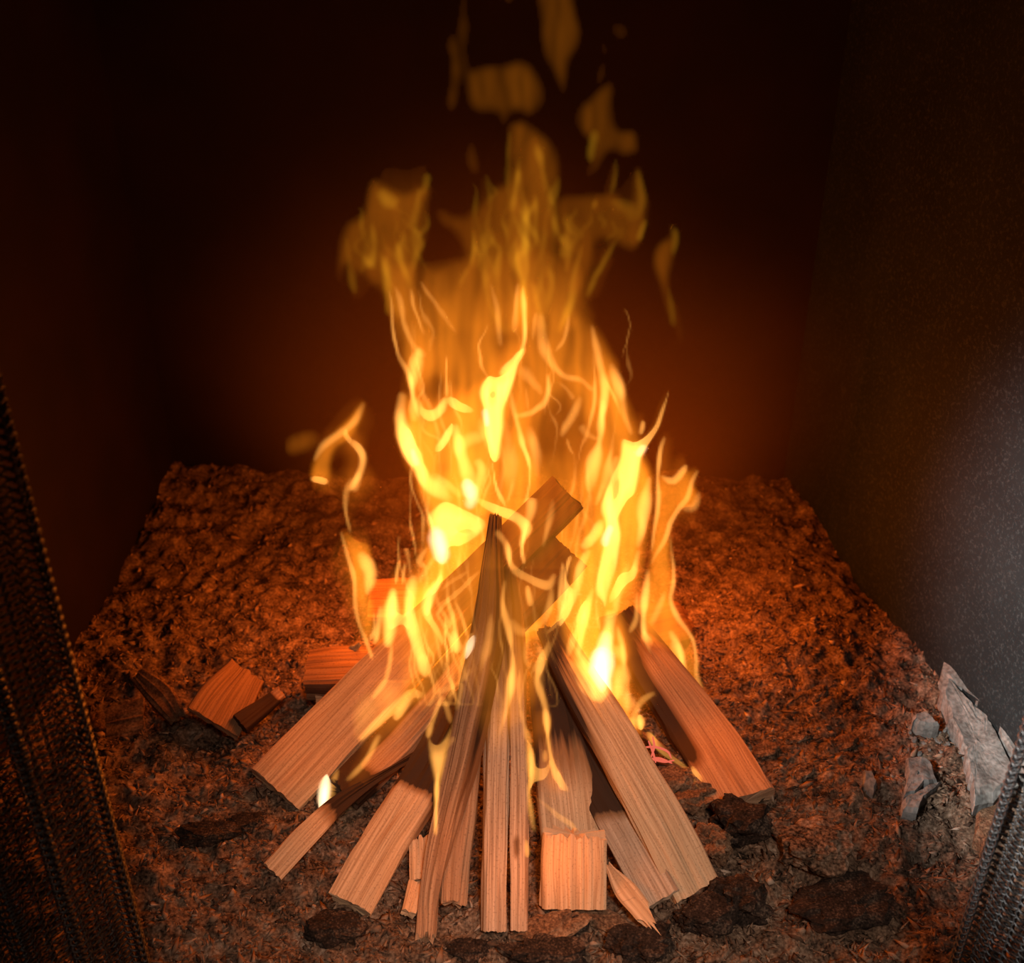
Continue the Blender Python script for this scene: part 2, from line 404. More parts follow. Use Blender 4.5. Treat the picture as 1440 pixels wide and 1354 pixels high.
KG = 'kindling leaning together in the fire'
stick('kindling_stick', 'straight pale split stick standing front and centre of the fire, wider of a close pair', 'kindling',
      [G(694, 1308, 32, .016), P(698, 1090, .715, 33, .016), P(704, 900, .80, 32, .015), P(704, 800, .845, 24, .013)], WOOD[3], 0.25, burn(.36, .85), seed=1, group=KG)
stick('kindling_stick', 'narrow pale split stick with dark knot standing beside the central one', 'kindling',
      [G(730, 1307, 23, .014), P(730, 1090, .711, 23, .014), P(726, 900, .798, 23, .014), P(718, 810, .845, 18, .012)], WOOD[3], -0.15, lambda s, a, b: np.clip((s-.36)/.5, 0, 1)+1.0*np.exp(-((s-.175)/.014)**2-((a+.2)/.45)**2), seed=2, group=KG, nw=11)
tws = stick('kindling_stick', 'twisted tall split stick with curled splintered foot, reaching the fire top', 'kindling',
      [G(600, 1310, 24, .010), P(606, 1250, .648, 28, .012), P(630, 1150, .69, 36, .016), P(664, 1010, .74, 42, .02), P(687, 880, .80, 42, .02), P(697, 730, .865, 12, .010)],
      WOOD[2], lambda s: -0.5+1.1*max(0, .35-s), burn(.40, 1.5), ragged=(.012, .006), seed=3, group=KG)
stick('splintered_flap', '', '', [P(637, 1266, .640, 34, .010), P(640, 1215, .668, 38, .013), P(652, 1130, .702, 34, .014), P(668, 1030, .738, 20, .012)], WOOD[2], .35, burn(.6, 1.6), ragged=(.006, .003), seed=33, nl=26, parent=tws)
stick('kindling_board', 'long broad split board with straight grain leaning in from lower right', 'kindling',
      [G(978, 1252, 74, .016), P(925, 1150, .705, 72, .017), P(850, 1020, .775, 64, .017), P(800, 935, .82, 52, .016), P(775, 885, .845, 40, .015)], WOOD[1], 0.12, burn(.40, 1.05, -.14), seed=4, nw=21, group=KG)
stick('kindling_board', 'grey split board scorched halfway, tucked under the long broad board', 'kindling',
      [G(930, 1266, 58, .014), P(880, 1175, .70, 56, .015), P(820, 1070, .762, 50, .015), P(765, 935, .835, 40, .014)], WOOD[3], -0.25,
      lambda s, a, b: sstep(.36, .50, s+.04*a), seed=5, nw=17, group=KG)
stick('kindling_board', 'broad reddish board leaning in from the right, behind the bark chunk', 'kindling',
      [G(1046, 1128, 92, .018), P(985, 1030, .855, 84, .018), P(925, 945, .91, 66, .018), P(872, 868, .96, 46, .016)], WOOD[2], 0.1,
      lambda s, a, b: np.clip(sstep(.62, .95, s)*.8 + sstep(-.2, -.75, a)*sstep(.12, .25, s)*.9, 0, 1), seed=6, nw=21, group=KG)
stick('kindling_board', 'wide pale plank with dark knots standing inside the fire behind the square block', 'kindling',
      [G(806, 1205, 84, .016), P(795, 1100, .745, 82, .016), P(775, 960, .82, 60, .015)], WOOD[1], 0.0, burn(.35, .95), seed=7, nw=17, group=KG)
stick('kindling_block', 'short square pale block with ragged top standing right of the central sticks', 'kindling',
      [G(806, 1272, 90, .020, .008), P(806, 1220, .655, 90, .020), P(807, 1176, .668, 88, .020)], WOOD[1], 0.0, None, ragged=(.001, .007), seed=8, nw=23, nl=24, ridge=.0011, group=KG)
stick('wood_splinter', 'flat bright splinter with torn comb-like end pointing down right', 'splinter',
      [(gnd(857, 1220, .020), .006, .004), (gnd(878, 1250, .018), .018, .005), (gnd(900, 1277, .016), .017, .005)], WOOD[1], 0.0, None, ragged=(.006, .004), seed=9, nw=13, nl=22,
      spikes=lambda per: .030*np.clip(1-np.abs(per[:, 0]-.15)*1.0, 0, 1)*(.35+.65*np.abs(np.sin(per[:, 0]*8+.4))), warp=.0006)
stick('kindling_board', 'short plank with burnt upper end leaning in from lower left', 'kindling',
      [G(493, 1272, 66, .016), P(540, 1190, .693, 64, .017), P(590, 1110, .745, 64, .017), P(655, 985, .83, 46, .015)], WOOD[1], -0.15,
      lambda s, a, b: sstep(.60, .70, s), seed=10, nw=19, group=KG)
stick('kindling_stick', 'thin square stick with a candle-like flame, charred to a thread beyond it', 'kindling',
      [G(384, 1226, 34, .013, .007), P(430, 1176, .706, 34, .013), P(480, 1128, .742, 26, .011), P(545, 1085, .778, 11, .006), P(640, 1030, .83, 8, .005)], WOOD[1], 0.25,
      burn(.33, .5), seed=11, nw=11, group=KG)
stick('kindling_board', 'largest plank on the left, its far charred end jutting up inside the flames', 'kindling',
      [G(388, 1112, 92, .020), P(480, 1015, .845, 86, .022), P(590, 900, .90, 74, .022), P(700, 790, .935, 64, .022), P(796, 694, .965, 60, .022)], WOOD[0], 0.1, burn(.34, .75), ragged=(.002, .004), seed=12, nw=21, group=KG)
stick('kindling_board', 'half-burnt dark stick beside the largest left plank, lower charred end in the flames', 'kindling',
      [G(486, 1112, 54, .018, .012), P(560, 1040, .835, 54, .018), P(640, 950, .87, 56, .02), P(730, 850, .905, 60, .022), P(798, 776, .93, 62, .022)], WOOD[2], -0.1,
      lambda s, a, b: np.clip(sstep(.12, .04, s)+sstep(.5, .8, s)+sstep(-.1, -.6, a)*.9, 0, 1), ragged=(.012, .004), seed=13, nw=17, group=KG)
stick('kindling_block', 'striped pale stub of wood between the short plank and the twisted stick', 'kindling',
      [G(592, 1238, 30, .012), P(590, 1185, .70, 30, .012)], WOOD[1], 0.0, None, seed=14, nw=13, nl=14, ridge=.001)
stick('wood_chip', 'small pale wood chip at the foot of the twisted stick', 'wood chip',
      [G(574, 1284, 20, .008, .006), P(586, 1246, .662, 24, .008)], WOOD[1], 0.2, None, seed=15, nw=9, nl=10)
# pieces lying round the fire
stick('kindling_block', 'orange-lit block end lying left of the fire behind the largest plank', 'kindling',
      [(gnd(436, 950, .030), .048, .032), (gnd(475, 948, .032), .052, .034), (gnd(528, 944, .03), .048, .032)], WOOD[4], -0.3, burn(.8, 1.3), seed=16, nw=17, nl=26, ragged=(.003, .004))
stick('kindling_block', 'dim half-buried block under the orange-lit block on the left', 'kindling',
      [(gnd(446, 992, .010), .030, .022), (gnd(510, 985, .010), .032, .022)], WOOD[0], -0.2, None, seed=17, nw=13, nl=18)
stick('white_ash_chip', 'small white ash chip on top of the orange-lit block', 'ash chip',
      [(gnd(486, 921, .045), .004, .004), (gnd(496, 914, .05), .010, .006), (gnd(503, 908, .055), .003, .003)], CRUST, 0.0, None, seed=18, nw=7, nl=10, warp=.0004, ridge=.0002)
stick('wood_chip', 'flat pale wood chip lying alone on the ash left of the fire', 'wood chip',
      [(gnd(300, 1016, .022), .060, .007), (gnd(318, 985, .026), .056, .008), (gnd(344, 948, .030), .040, .007)], WOOD[4], 0.35, None, seed=19, nw=15, nl=20, ragged=(.003, .006))
stick('charred_stick', 'short dark stick with pale burnt tip beside the flat wood chip', 'charred stick',
      [(gnd(338, 1018, .016), .020, .014), (gnd(368, 995, .02), .018, .014), (gnd(392, 976, .026), .014, .01)], WOOD[2], 0.0,
      lambda s, a, b: sstep(.95, .80, s), seed=20, nw=11, nl=20)
stick('wood_chip', 'dim ribbed bark piece lying near the left mesh curtain', 'wood chip',
      [(gnd(150, 1018, .008), .035, .008), (gnd(200, 1008, .010), .040, .009)], BARK, 0.2, None, seed=21, nw=15, nl=16, ridge=.002)
stick('wood_chip', 'long dim bark sliver lying on the ash far left of the fire', 'wood chip',
      [(gnd(195, 950, .012), .018, .006), (gnd(228, 980, .014), .026, .008), (gnd(248, 1008, .012), .018, .006)], BARK, 0.2, None, seed=22, nw=13, nl=18)
stick('kindling_log', 'round-ended log lying behind the flames at the right', 'kindling',
      [(gnd(850, 905, .028), .05, .045), (gnd(905, 893, .030), .055, .048), (gnd(950, 882, .03), .052, .046), (gnd(962, 879, .03), .036, .032)], WOOD[4], 0.0, burn(-.6, 2.5), seed=23, nw=17, nl=28)
stick('kindling_log', 'pale log lying behind the flames at the left', 'kindling',
      [(gnd(524, 850, .03), .05, .04), (gnd(580, 850, .032), .052, .042), (gnd(650, 852, .03), .05, .04)], WOOD[4], 0.0, burn(.3, 1.2), seed=24, nw=15, nl=24)
# ------------------------------------------------------------------ charcoal, bark and stones round the feet of the sticks
ICO = {}
def ico(sub):
    if sub not in ICO:
        import bmesh
        bm = bmesh.new(); bmesh.ops.create_icosphere(bm, subdivisions=sub, radius=1.0)
        bm.verts.ensure_lookup_table()
        ICO[sub] = (np.array([v.co[:] for v in bm.verts]), [tuple(v.index for v in f.verts) for f in bm.faces]); bm.free()
    return ICO[sub]
def lump(name, label, cat, px, py, rpx, m, sc=(1, .85, .7), rot=0.0, seed=0, rough=0.35, layer=0.0, z=None, group=None, tilt=0.0):
    """px, py: where its middle shows; rpx: half width in pixels"""
    g = gnd(px, py, 0.0); r = rpx*pxm(g)
    base, faces = ico(4); V = base.copy()
    d = fbm(V[:, 0]*1.3+seed*5.1, V[:, 1]*1.3+seed*2.7, V[:, 2]*1.3+seed, 2)*rough
    d2 = (np.abs(fbm(V[:, 0]*3.2+seed, V[:, 1]*3.2-seed, V[:, 2]*3.2, 3)))*rough*0.7
    V = V*(1+d-d2)[:, None]
    V[:, 2] = np.where(V[:, 2] > 0, np.minimum(V[:, 2], 0.75+0.2*d), V[:, 2])
    if layer:
        V[:, 2] += layer*(np.floor(V[:, 2]*5+d)-V[:, 2]*5)*0.12
        V[:, 0] *= 1+0.14*noise(np.floor(V[:, 2]*6), V[:, 1]*0+seed)
    V = V*np.array(sc)*r
    R = np.array((Matrix.Rotation(rot, 3, 'Z') @ Matrix.Rotation(tilt, 3, 'Y')))
    V = V @ R.T
    zc = (ash_at(g.x, g.y) + r*sc[2]*0.45) if z is None else z
    me = mesh_np(name, V, faces=faces)
    # middle shows at the pixel once raised
    c = gnd(px, py, zc); o = link(name, me, m, None, c); tag(o, label, cat, group); return o
lump('bark_chunk', 'layered flaky bark chunk between the broad right boards', 'bark', 972, 1122, 46, BARK, (1.05, .6, .55), -.35, 1, .35, 1.0, tilt=-.2)
lump('cinder_lump', 'rounded brown cinder lump just above the flaky bark chunk', 'cinder', 938, 1098, 36, BARK, (1.1, .7, .6), .1, 2, .25)
lump('charcoal_lump', 'large dark charcoal lump below the foot of the reddish right board', 'charcoal', 1042, 1155, 44, CHAR, (1, .75, .75), .3, 3, .45)
lump('charcoal_lump', 'brown charcoal piece touching the right edge of the long broad board', 'charcoal', 1002, 1185, 34, BARK, (.8, .9, .7), .8, 4, .45)
lump('charcoal_lump', 'big black charcoal lump at the foot of the long broad board', 'charcoal', 1040, 1268, 50, CHAR, (1, .8, .75), -.3, 5, .4)
lump('charcoal_lump', 'dark rough clod under the cut end of the long broad board', 'charcoal', 985, 1290, 42, CHAR, (1, .7, .6), .2, 6, .4)
lump('charcoal_lump', 'black crumbling clod at the bottom right of the splinter', 'charcoal', 905, 1330, 52, CHAR, (1.1, .7, .5), .2, 7, .4)
lump('stone', 'smooth dark grey pebble lying below the square block', 'stone', 812, 1300, 20, CHAR, (.9, .7, .8), .5, 8, .12)
lump('bark_chunk', 'brown split bark piece below the square block, under the grey pebble', 'bark', 775, 1305, 42, BARK, (1.2, .6, .4), .35, 9, .3, .6, tilt=-.15)
lump('bark_chunk', 'brown bark strip lying between the square block and the splinter', 'bark', 858, 1300, 36, BARK, (1.2, .5, .35), -.4, 10, .3, .6, tilt=.15)
lump('charcoal_lump', 'black charcoal at the bottom edge right of the central sticks', 'charcoal', 765, 1340, 44, CHAR, (1.2, .6, .45), 0, 11, .45)
lump('charcoal_lump', 'dark clod shaded under the foot of the short left plank', 'charcoal', 470, 1305, 40, CHAR, (1.1, .7, .45), 0, 12, .35)
lump('charcoal_lump', 'half-burnt black knob at the charred foot between the left sticks', 'charcoal', 508, 1100, 30, CHAR, (1.3, .7, .55), .5, 13, .4)
lump('cinder_lump', 'grey ash clod on the right of the big black charcoal lump', 'cinder', 1140, 1190, 55, ASH, (1.1, .8, .5), 0, 14, .4)
lump('cinder_lump', 'dark grey ash clod low on the right beneath the pale gravel', 'cinder', 1190, 1270, 62, CHAR, (1.3, .7, .26), .2, 15, .4)
lump('charcoal_lump', 'small black charcoal piece at the bottom middle left of the central sticks', 'charcoal', 655, 1338, 28, CHAR, (1.2, .7, .5), 0, 16, .4)
lump('charcoal_lump', 'black charcoal in the ash left of the thin square stick', 'charcoal', 290, 1170, 34, CHAR, (1.2, .7, .4), 0, 17, .4)
lump('charcoal_lump', 'small dark coal between the largest plank foot and the thin stick', 'charcoal', 345, 1158, 24, CHAR, (1.2, .7, .5), .3, 18, .4)
RB = random.Random(5)
for i, (px, py, r) in enumerate([(1085, 1000, 14), (1120, 1035, 18), (1075, 1055, 20), (1150, 975, 16), (1185, 1045, 20), (1130, 1085, 18), (1215, 985, 16), (1060, 955, 10)]):
    lump('wood_chip', ['small orange-lit chip close right of the reddish board top', 'flat brown chip in the ash right of the reddish board', 'pale flat chip against the reddish board edge',
         'small dim chip high on the right ash slope', 'dim flat chip left of the white crust', 'greyish chip below the pale flat one', 'dark chip near the top of the white crust', 'tiny chip highest on the right, near the flames'][i],
         'wood chip', px, py, r, [BARK, ASH][i % 2], (1.3, .7, .3), RB.uniform(-1, 1), 30+i, .3, .4)

# ------------------------------------------------------------------ white crusted ash slabs along the right wall
def slab(name, label, poly, z, th, m, seed=0, n=9, cat='crust'):
    P_ = np.array(poly, float); pts = []
    for i in range(len(P_)):                 # ragged outline
        a, b = P_[i], P_[(i+1) % len(P_)]; k = max(2, int(np.linalg.norm(b-a)/6))
        for t in np.linspace(0, 1, k, endpoint=False):
            q = a+(b-a)*t; pts.append(q+2.6*np.array([float(noise(q[0]*.09, q[1]*.09, seed)), float(noise(q[0]*.09, q[1]*.09, seed+9.))])+1.6*np.array([float(noise(q[0]*.33, q[1]*.33, seed)), float(noise(q[0]*.33, q[1]*.33, seed+5.))]))
    pts = np.array(pts); c = pts.mean(0); V = []; faces = []; m_ = len(pts); org = gnd(c[0], c[1], z)
    for k in range(n):                       # rings from rim to middle, rough top
        f = 1-k/(n-0.0)
        for q in pts:
            p = c+(q-c)*f; g = gnd(p[0], p[1], z); bump = .0022*float(fbm(np.array([g.x*60]), np.array([g.y*60]), seed, 3)[0])
            edge_ = -.004 if k == 0 else 0
            V.append((g.x-org.x, g.y-org.y, bump+edge_))
    V.append((0, 0, 0)); cc = len(V)-1
    for q in pts:
        g = gnd(q[0], q[1], z); V.append((g.x-org.x, g.y-org.y, -th))
    for k in range(n-1):
        for j in range(m_):
            j2 = (j+1) % m_; faces.append((k*m_+j, k*m_+j2, (k+1)*m_+j2, (k+1)*m_+j))
    for j in range(m_):
        j2 = (j+1) % m_; faces.append(((n-1)*m_+j, (n-1)*m_+j2, cc)); faces.append((j, cc+1+j, cc+1+j2, j2))
    faces.append([cc+1+j for j in range(m_)][::-1])
    o = link(name, mesh_np(name, V, faces=faces), m, None, org); return tag(o, label, cat)
slab('ash_crust', 'large smooth white ash crust slab right of the dark crack',
     [(1330, 945), (1352, 968), (1385, 1000), (1410, 1045), (1424, 1068), (1432, 1100), (1398, 1122), (1372, 1132), (1366, 1098), (1358, 1060), (1352, 1036), (1340, 1012), (1334, 990), (1322, 965)], .021, .05, CRUST, 1)
slab('ash_crust', 'narrow cracked white crust strip along the foot of the right wall',
     [(1330, 922), (1352, 942), (1385, 975), (1420, 1012), (1462, 1050), (1470, 1095), (1446, 1092), (1428, 1062), (1392, 1000), (1356, 962), (1326, 940)], .027, .05, CRUST, 2)
slab('ash_crust', 'pale grey crust patch left of the dark crack',
     [(1276, 1062), (1310, 1066), (1312, 1082), (1318, 1094), (1300, 1100), (1286, 1112), (1272, 1116), (1278, 1090)], .018, .04, CRUST, 3)
slab('ash_crust', 'thin splintered white crust sliver at the head of the dark crack',
     [(1284, 1000), (1300, 1000), (1318, 1012), (1322, 1020), (1300, 1014), (1282, 1010)], .020, .03, CRUST, 4, 5)
slab('ash_crust', 'small white crust fragment lying lower left of the grey patch',
     [(1212, 1080), (1226, 1084), (1236, 1100), (1230, 1108), (1216, 1098)], .016, .03, CRUST, 5, 5)
slab('ash_crust', 'brown-stained crust below the large white slab beside the mesh curtain',
     [(1374, 1138), (1400, 1126), (1426, 1112), (1420, 1140), (1408, 1160), (1384, 1184), (1374, 1168)], .014, .04, BARK, 6)
slab('ash_crust', 'ragged pale crust piece under the grey patch, pointing at the crack',
     [(1270, 1120), (1296, 1108), (1326, 1096), (1318, 1108), (1296, 1120), (1290, 1138), (1272, 1136)], .017, .03, CRUST, 7, 6)
r_ = np.random.default_rng(11)
for i in range(46):
    px = 1278+r_.random()*58; py = 1022+r_.random()*38 if i < 26 else 1120+r_.random()*46
    lump('gravel_bit', 'pale gravel bits left of the dark crack' if i < 26 else 'brownish gravel bits below the ragged pale crust', 'gravel', px, py, 2.6+2.2*r_.random(), CRUST if i < 26 else ASH, (1, .8, .8), r_.random()*3, 60+i, .25,
         group='pale gravel beside the crack' if i < 26 else 'gravel below the crust')

# ------------------------------------------------------------------ glowing fibres in the gap on the right
ef = empty('ember_fibers', gnd(930, 1062, .012)); tag(ef, 'thin glowing pink ember fibres in the gap between the right boards', 'embers')
def tube(name, pts, r, m, parent, sides=5):
    C = catmull([tuple(p) for p in pts], 14); T = np.gradient(C, axis=0); T /= np.linalg.norm(T, axis=1)[:, None]
    up = np.array([0.3, 0.2, 1.0]); A = np.cross(T, up); A /= np.linalg.norm(A, axis=1)[:, None]; B = np.cross(T, A)
    V = []; n = len(C)
    for i in range(n):
        rr = r*(0.5+0.5*math.sin(math.pi*(i+.6)/(n+.2)))
        for j in range(sides):
            a = 2*math.pi*j/sides; V.append(C[i]+rr*(math.cos(a)*A[i]+math.sin(a)*B[i])-np.array(parent.location))
    fc = [(i*sides+j, i*sides+(j+1) % sides, (i+1)*sides+(j+1) % sides, (i+1)*sides+j) for i in range(n-1) for j in range(sides)]
    fc += [tuple(range(sides))[::-1], tuple((n-1)*sides+j for j in range(sides))]
    return link(name, mesh_np(name, V, faces=fc, smooth=True), m, parent)
for pts in ([(912, 1042), (918, 1058), (922, 1072)], [(890, 1064), (912, 1066), (934, 1071), (948, 1069)], [(900, 1052), (920, 1050), (938, 1056), (944, 1066)],
            [(905, 1072), (925, 1066), (945, 1073)], [(918, 1036), (920, 1050), (916, 1064)], [(893, 1056), (905, 1058), (915, 1064)]):
    tube('ember_fiber', [tuple(gnd(x, y, .034)) for x, y in pts], .0012, EMBER, ef)
tw = []
for i, (a, b, lab) in enumerate((((875, 1020), (925, 1045), 'charred twig crossing above the glowing fibres'), ((880, 1062), (960, 1082), 'charred twig lying beneath the glowing fibres'), ((900, 1030), (955, 1075), 'charred twig slanting behind the glowing fibres'))):
    stick('charred_twig', lab, 'twig', [(gnd(*a, .02), .007, .006), (gnd((a[0]+b[0])/2, (a[1]+b[1])/2-3, .022), .008, .007), (gnd(*b, .014), .005, .005)], WOOD[2], 0, lambda s, a, b: .6+0*s, seed=40+i, nw=7, nl=12)

# ------------------------------------------------------------------ woven wire spark curtains at the mouth of the firebox
m, nt, out = mat('blackened_steel_wire'); bsdf(nt, out, (0.055, 0.056, 0.058), 0.42, 0.5, metal=0.8); WIRE = m
def coil(hand, z0, z1, R=0.0043, pitch=0.0072, r=0.0008, seg=9, sides=4):
    n = int((z1-z0)/pitch*seg); u = np.arange(n)/seg*2*np.pi
    C = np.stack([R*np.cos(u*hand), 0.55*R*np.sin(u*hand), z0+u/(2*np.pi)*pitch], -1)
    T = np.gradient(C, axis=0); T /= np.linalg.norm(T, axis=1)[:, None]
    A = np.stack([np.cos(u*hand), np.sin(u*hand), 0*u], -1); A -= T*(A*T).sum(1)[:, None]; A /= np.linalg.norm(A, axis=1)[:, None]; B = np.cross(T, A)
    V = np.stack([C+r*(math.cos(a)*A+math.sin(a)*B) for a in np.arange(sides)*2*np.pi/sides], 1).reshape(-1, 3)
    i = np.arange(n-1)[:, None]*sides; j = np.arange(sides)[None]; j2 = (j+1) % sides
    Q = np.stack([i+j, i+j2, i+sides+j2, i+sides+j], -1).reshape(-1, 4)
    me = mesh_np('coil_wire', V, quads=Q, smooth=True); me.materials.append(WIRE); return me
COILS = [coil(1, 0.0, 1.0), coil(-1, 0.0036, 1.0)]
def curtain(label, xs, depth, x_end, sgn):
    root = empty('mesh_curtain', (xs, depth, -.055)); tag(root, label, 'fire screen')
    x = xs; i = 0; s = 0.0
    while (x_end-x)*sgn > 0:
        ph = s*2*math.pi/0.046; y = depth+0.020*math.sin(ph)+0.004*math.sin(ph*2.3+1)
        o = bpy.data.objects.new('coil_wire', COILS[i % 2]); COL.objects.link(o); o.parent = root
        o.location = (x-xs, y-depth, 0.0036*(i % 2)); 
        slope = 0.020*math.cos(ph)*2*math.pi/0.046
        o.rotation_euler = (0, 0, math.atan(slope)*sgn)
        step = 0.0054; dx = step/math.sqrt(1+slope*slope); x += dx*sgn; s += dx; i += 1
    return root
curtain('dark woven wire spark curtain gathered at the lower left, in shadow', -.283, .545, -.40, -1)
curtain('woven wire spark curtain at the lower right, glinting in cool light', .342, .545, .435, 1)

# ================================================================== flames: lens-thin sheets of glowing gas, thicker where they shine brighter
PITCHPX = 2.4
XMID = 735.0
class Gas:
    def __init__(s, x0, y0, x1, y1, warp=2.5, seed=0, skirt=0.0, xmid=XMID):
        s.skirt = skirt; s.xmid = xmid; x0 -= 30*(skirt > 0); x1 += 30*(skirt > 0)
        nx, ny = int((x1-x0)/PITCHPX)+2, int((y1-y0)/PITCHPX)+2
        s.gx = x0+np.arange(nx)*PITCHPX; s.gy = y0+np.arange(ny)*PITCHPX
        s.X, s.Y = np.meshgrid(s.gx, s.gy); s.I = np.zeros_like(s.X); s.S = np.zeros_like(s.X); s.seed = seed
        s.WX = s.X+warp*noise(s.X/26, s.Y/48, seed)+0.5*warp*noise(s.X/9, s.Y/24, seed+4.)
        s.WY = s.Y+warp*noise(s.X/30, s.Y/40, seed+2.)
    xmid = None; skirt = 0.0
    def blur(s, n=2):
        for _ in range(n):
            p = np.pad(s.I, 1); s.I = (p[1:-1, 1:-1]*4+2*(p[:-2, 1:-1]+p[2:, 1:-1]+p[1:-1, :-2]+p[1:-1, 2:])+p[:-2, :-2]+p[2:, 2:]+p[:-2, 2:]+p[2:, :-2])/16
        return s
    def stroke(s, pts, I, w=None, taper=(.25, .25), add=False):
        """pts (x, y) or (x, y, half width); brightness fades smoothly from the middle line"""
        P_ = np.array([(p[0], p[1], p[2] if len(p) > 2 else w) for p in pts], float)
        ln = np.linalg.norm(np.diff(P_[:, :2], axis=0), axis=1).sum(); C = catmull(P_, max(6, int(ln/5)))
        t = np.linspace(0, 1, len(C)); k = np.ones_like(t)
        if taper[0]: k *= np.clip(t/taper[0], 0, 1)**.6
        if taper[1]: k *= np.clip((1-t)/taper[1], 0, 1)**.6
        k = k*(.78+.42*noise(C[:, 0]/31+C[:, 1]/23, C[:, 1]*0+s.seed*1.7+I))
        wj = 1+.38*noise(C[:, 1]/27+C[:, 0]/40, C[:, 1]*0+s.seed*2.3+I*3); C[:, 2] *= wj
        buf = np.zeros_like(s.I); sk = np.zeros_like(s.I)
        for i in range(len(C)-1):
            (ax, ay, aw), (bx, by, bw) = C[i], C[i+1]; aw = max(aw*(.45+.55*k[i]), 1.6)*1.35; bw = max(bw*(.45+.55*k[i+1]), 1.6)*1.35
            R = (max(aw, bw)+6)*(4.6 if s.skirt else 1)
            i0, i1 = np.searchsorted(s.gx, (min(ax, bx)-R, max(ax, bx)+R)); j0, j1 = np.searchsorted(s.gy, (min(ay, by)-R, max(ay, by)+R))
            if i1 <= i0 or j1 <= j0: continue
            X, Y = s.WX[j0:j1, i0:i1], s.WY[j0:j1, i0:i1]; dx, dy = bx-ax, by-ay; L2 = dx*dx+dy*dy+1e-9
            u = np.clip(((X-ax)*dx+(Y-ay)*dy)/L2, 0, 1); q = np.hypot(X-ax-u*dx, Y-ay-u*dy)/(aw+(bw-aw)*u)
            v = np.clip(1-q*q, 0, 1)**2*(k[i]+(k[i+1]-k[i])*u)
            buf[j0:j1, i0:i1] = np.maximum(buf[j0:j1, i0:i1], v)
            if s.skirt:                      # the gas sheet behind a bright rim, on the fire's inner side
                inn = (X-(ax+u*dx))*(s.xmid-ax) > 0
                v = np.clip(1-(q/np.where(inn, 4.5, 1.15))**2, 0, 1)**2*(k[i]+(k[i+1]-k[i])*u)
                sk[j0:j1, i0:i1] = np.maximum(sk[j0:j1, i0:i1], v)
        s.I += I*buf; s.S += I*s.skirt*sk; return s
    def fill(s, poly, I, soft=8, rim=0, rimw=4, grad=None):
        P_ = np.array(poly, float); n = len(P_); C = []
        for i in range(n):
            a, b, c, d = P_[i-1], P_[i], P_[(i+1) % n], P_[(i+2) % n]
            for t in (0, .25, .5, .75): C.append(0.5*(2*b+(c-a)*t+(2*a-5*b+4*c-d)*t*t+(3*b-a-3*c+d)*t**3))
        C = np.array(C); lo, hi = C.min(0)-10, C.max(0)+10
        i0, i1 = np.searchsorted(s.gx, (lo[0], hi[0])); j0, j1 = np.searchsorted(s.gy, (lo[1], hi[1]))
        X, Y = s.WX[j0:j1, i0:i1], s.WY[j0:j1, i0:i1]; ins = np.zeros(X.shape, bool); D = np.full(X.shape, 1e9)
        for i in range(len(C)):
            (ax, ay), (bx, by) = C[i], C[(i+1) % len(C)]
            if ay != by: ins ^= ((ay > Y) != (by > Y)) & (X < (bx-ax)*(Y-ay)/(by-ay)+ax)
            dx, dy = bx-ax, by-ay; u = np.clip(((X-ax)*dx+(Y-ay)*dy)/(dx*dx+dy*dy+1e-9), 0, 1)
            D = np.minimum(D, np.hypot(X-ax-u*dx, Y-ay-u*dy))
        v = np.where(ins, sstep(0, soft, D)*I + rim*np.clip(1-((D-rimw)/rimw)**2, 0, 1), 0)
        if grad: v = v*np.interp(s.Y[j0:j1, i0:i1], [g[0] for g in grad], [g[1] for g in grad])
        s.I[j0:j1, i0:i1] += v; return s
    def hole(s, cx, cy, rx, ry, amt=.8, ang=0.0):
        c, n = math.cos(ang), math.sin(ang); x, y = s.WX-cx, s.WY-cy
        q = np.hypot((x*c+y*n)/rx, (-x*n+y*c)/ry); s.I *= 1-amt*(1-sstep(.55, 1.15, q)); return s
    def streaks(s, amt=.3, sx=9, sy=90):
        n = noise((s.WX+10*noise(s.X/60, s.Y/80, s.seed+1.))/sx, s.WY/sy, s.seed+3.)+.6*noise(s.WX/(sx*.45), s.WY/(sy*.7), s.seed+6.)
        s.I *= np.clip(1+amt*n, .05, 3); return s
    def grad(s, *g):
        s.I *= np.interp(s.Y, [a[0] for a in g], [a[1] for a in g]); return s
    def build(s, name, material, K, depth, parent, bulge=0.0, xc=None, wav=.012):
        """depth: (pixel row, distance) pairs; the sheet bulges and waves in depth"""
        if s.skirt:
            k = Gas(0, 0, 5, 5); k.__dict__.update(s.__dict__); k.I = s.S; k.skirt = 0; k.seed = s.seed+.5
            k.streaks(.25, 8, 60).blur(2).build('flame_sheet', FL_SKIRT, KC, depth, parent, bulge, xc, wav)
        I = s.I; m = I > .012; m[0] = m[-1] = False; m[:, 0] = m[:, -1] = False
        cell = m[:-1, :-1] | m[1:, :-1] | m[:-1, 1:] | m[1:, 1:]
        cp = np.pad(cell, 1); inner = cp[:-1, :-1] & cp[1:, :-1] & cp[:-1, 1:] & cp[1:, 1:]
        used = cp[:-1, :-1] | cp[1:, :-1] | cp[:-1, 1:] | cp[1:, 1:]
        if not used.any(): return None
        Yc = np.interp(s.Y, [d[0] for d in depth], [d[1] for d in depth])
        if xc is None: xc = float((s.X*I).sum()/I.sum())
        Yc = Yc + bulge*((s.X-xc)/150)**2 + wav*noise(s.X/70, s.Y/110, s.seed+8.)
        t = np.where(inner, I*K, 0.0)
        x, y, z = at(s.X, s.Y, Yc)
        fi = np.full(I.shape, -1, np.int64); fi[used] = np.arange(used.sum()); nf = int(used.sum())
        bi = fi.copy(); bi[inner] = nf+np.arange(inner.sum())
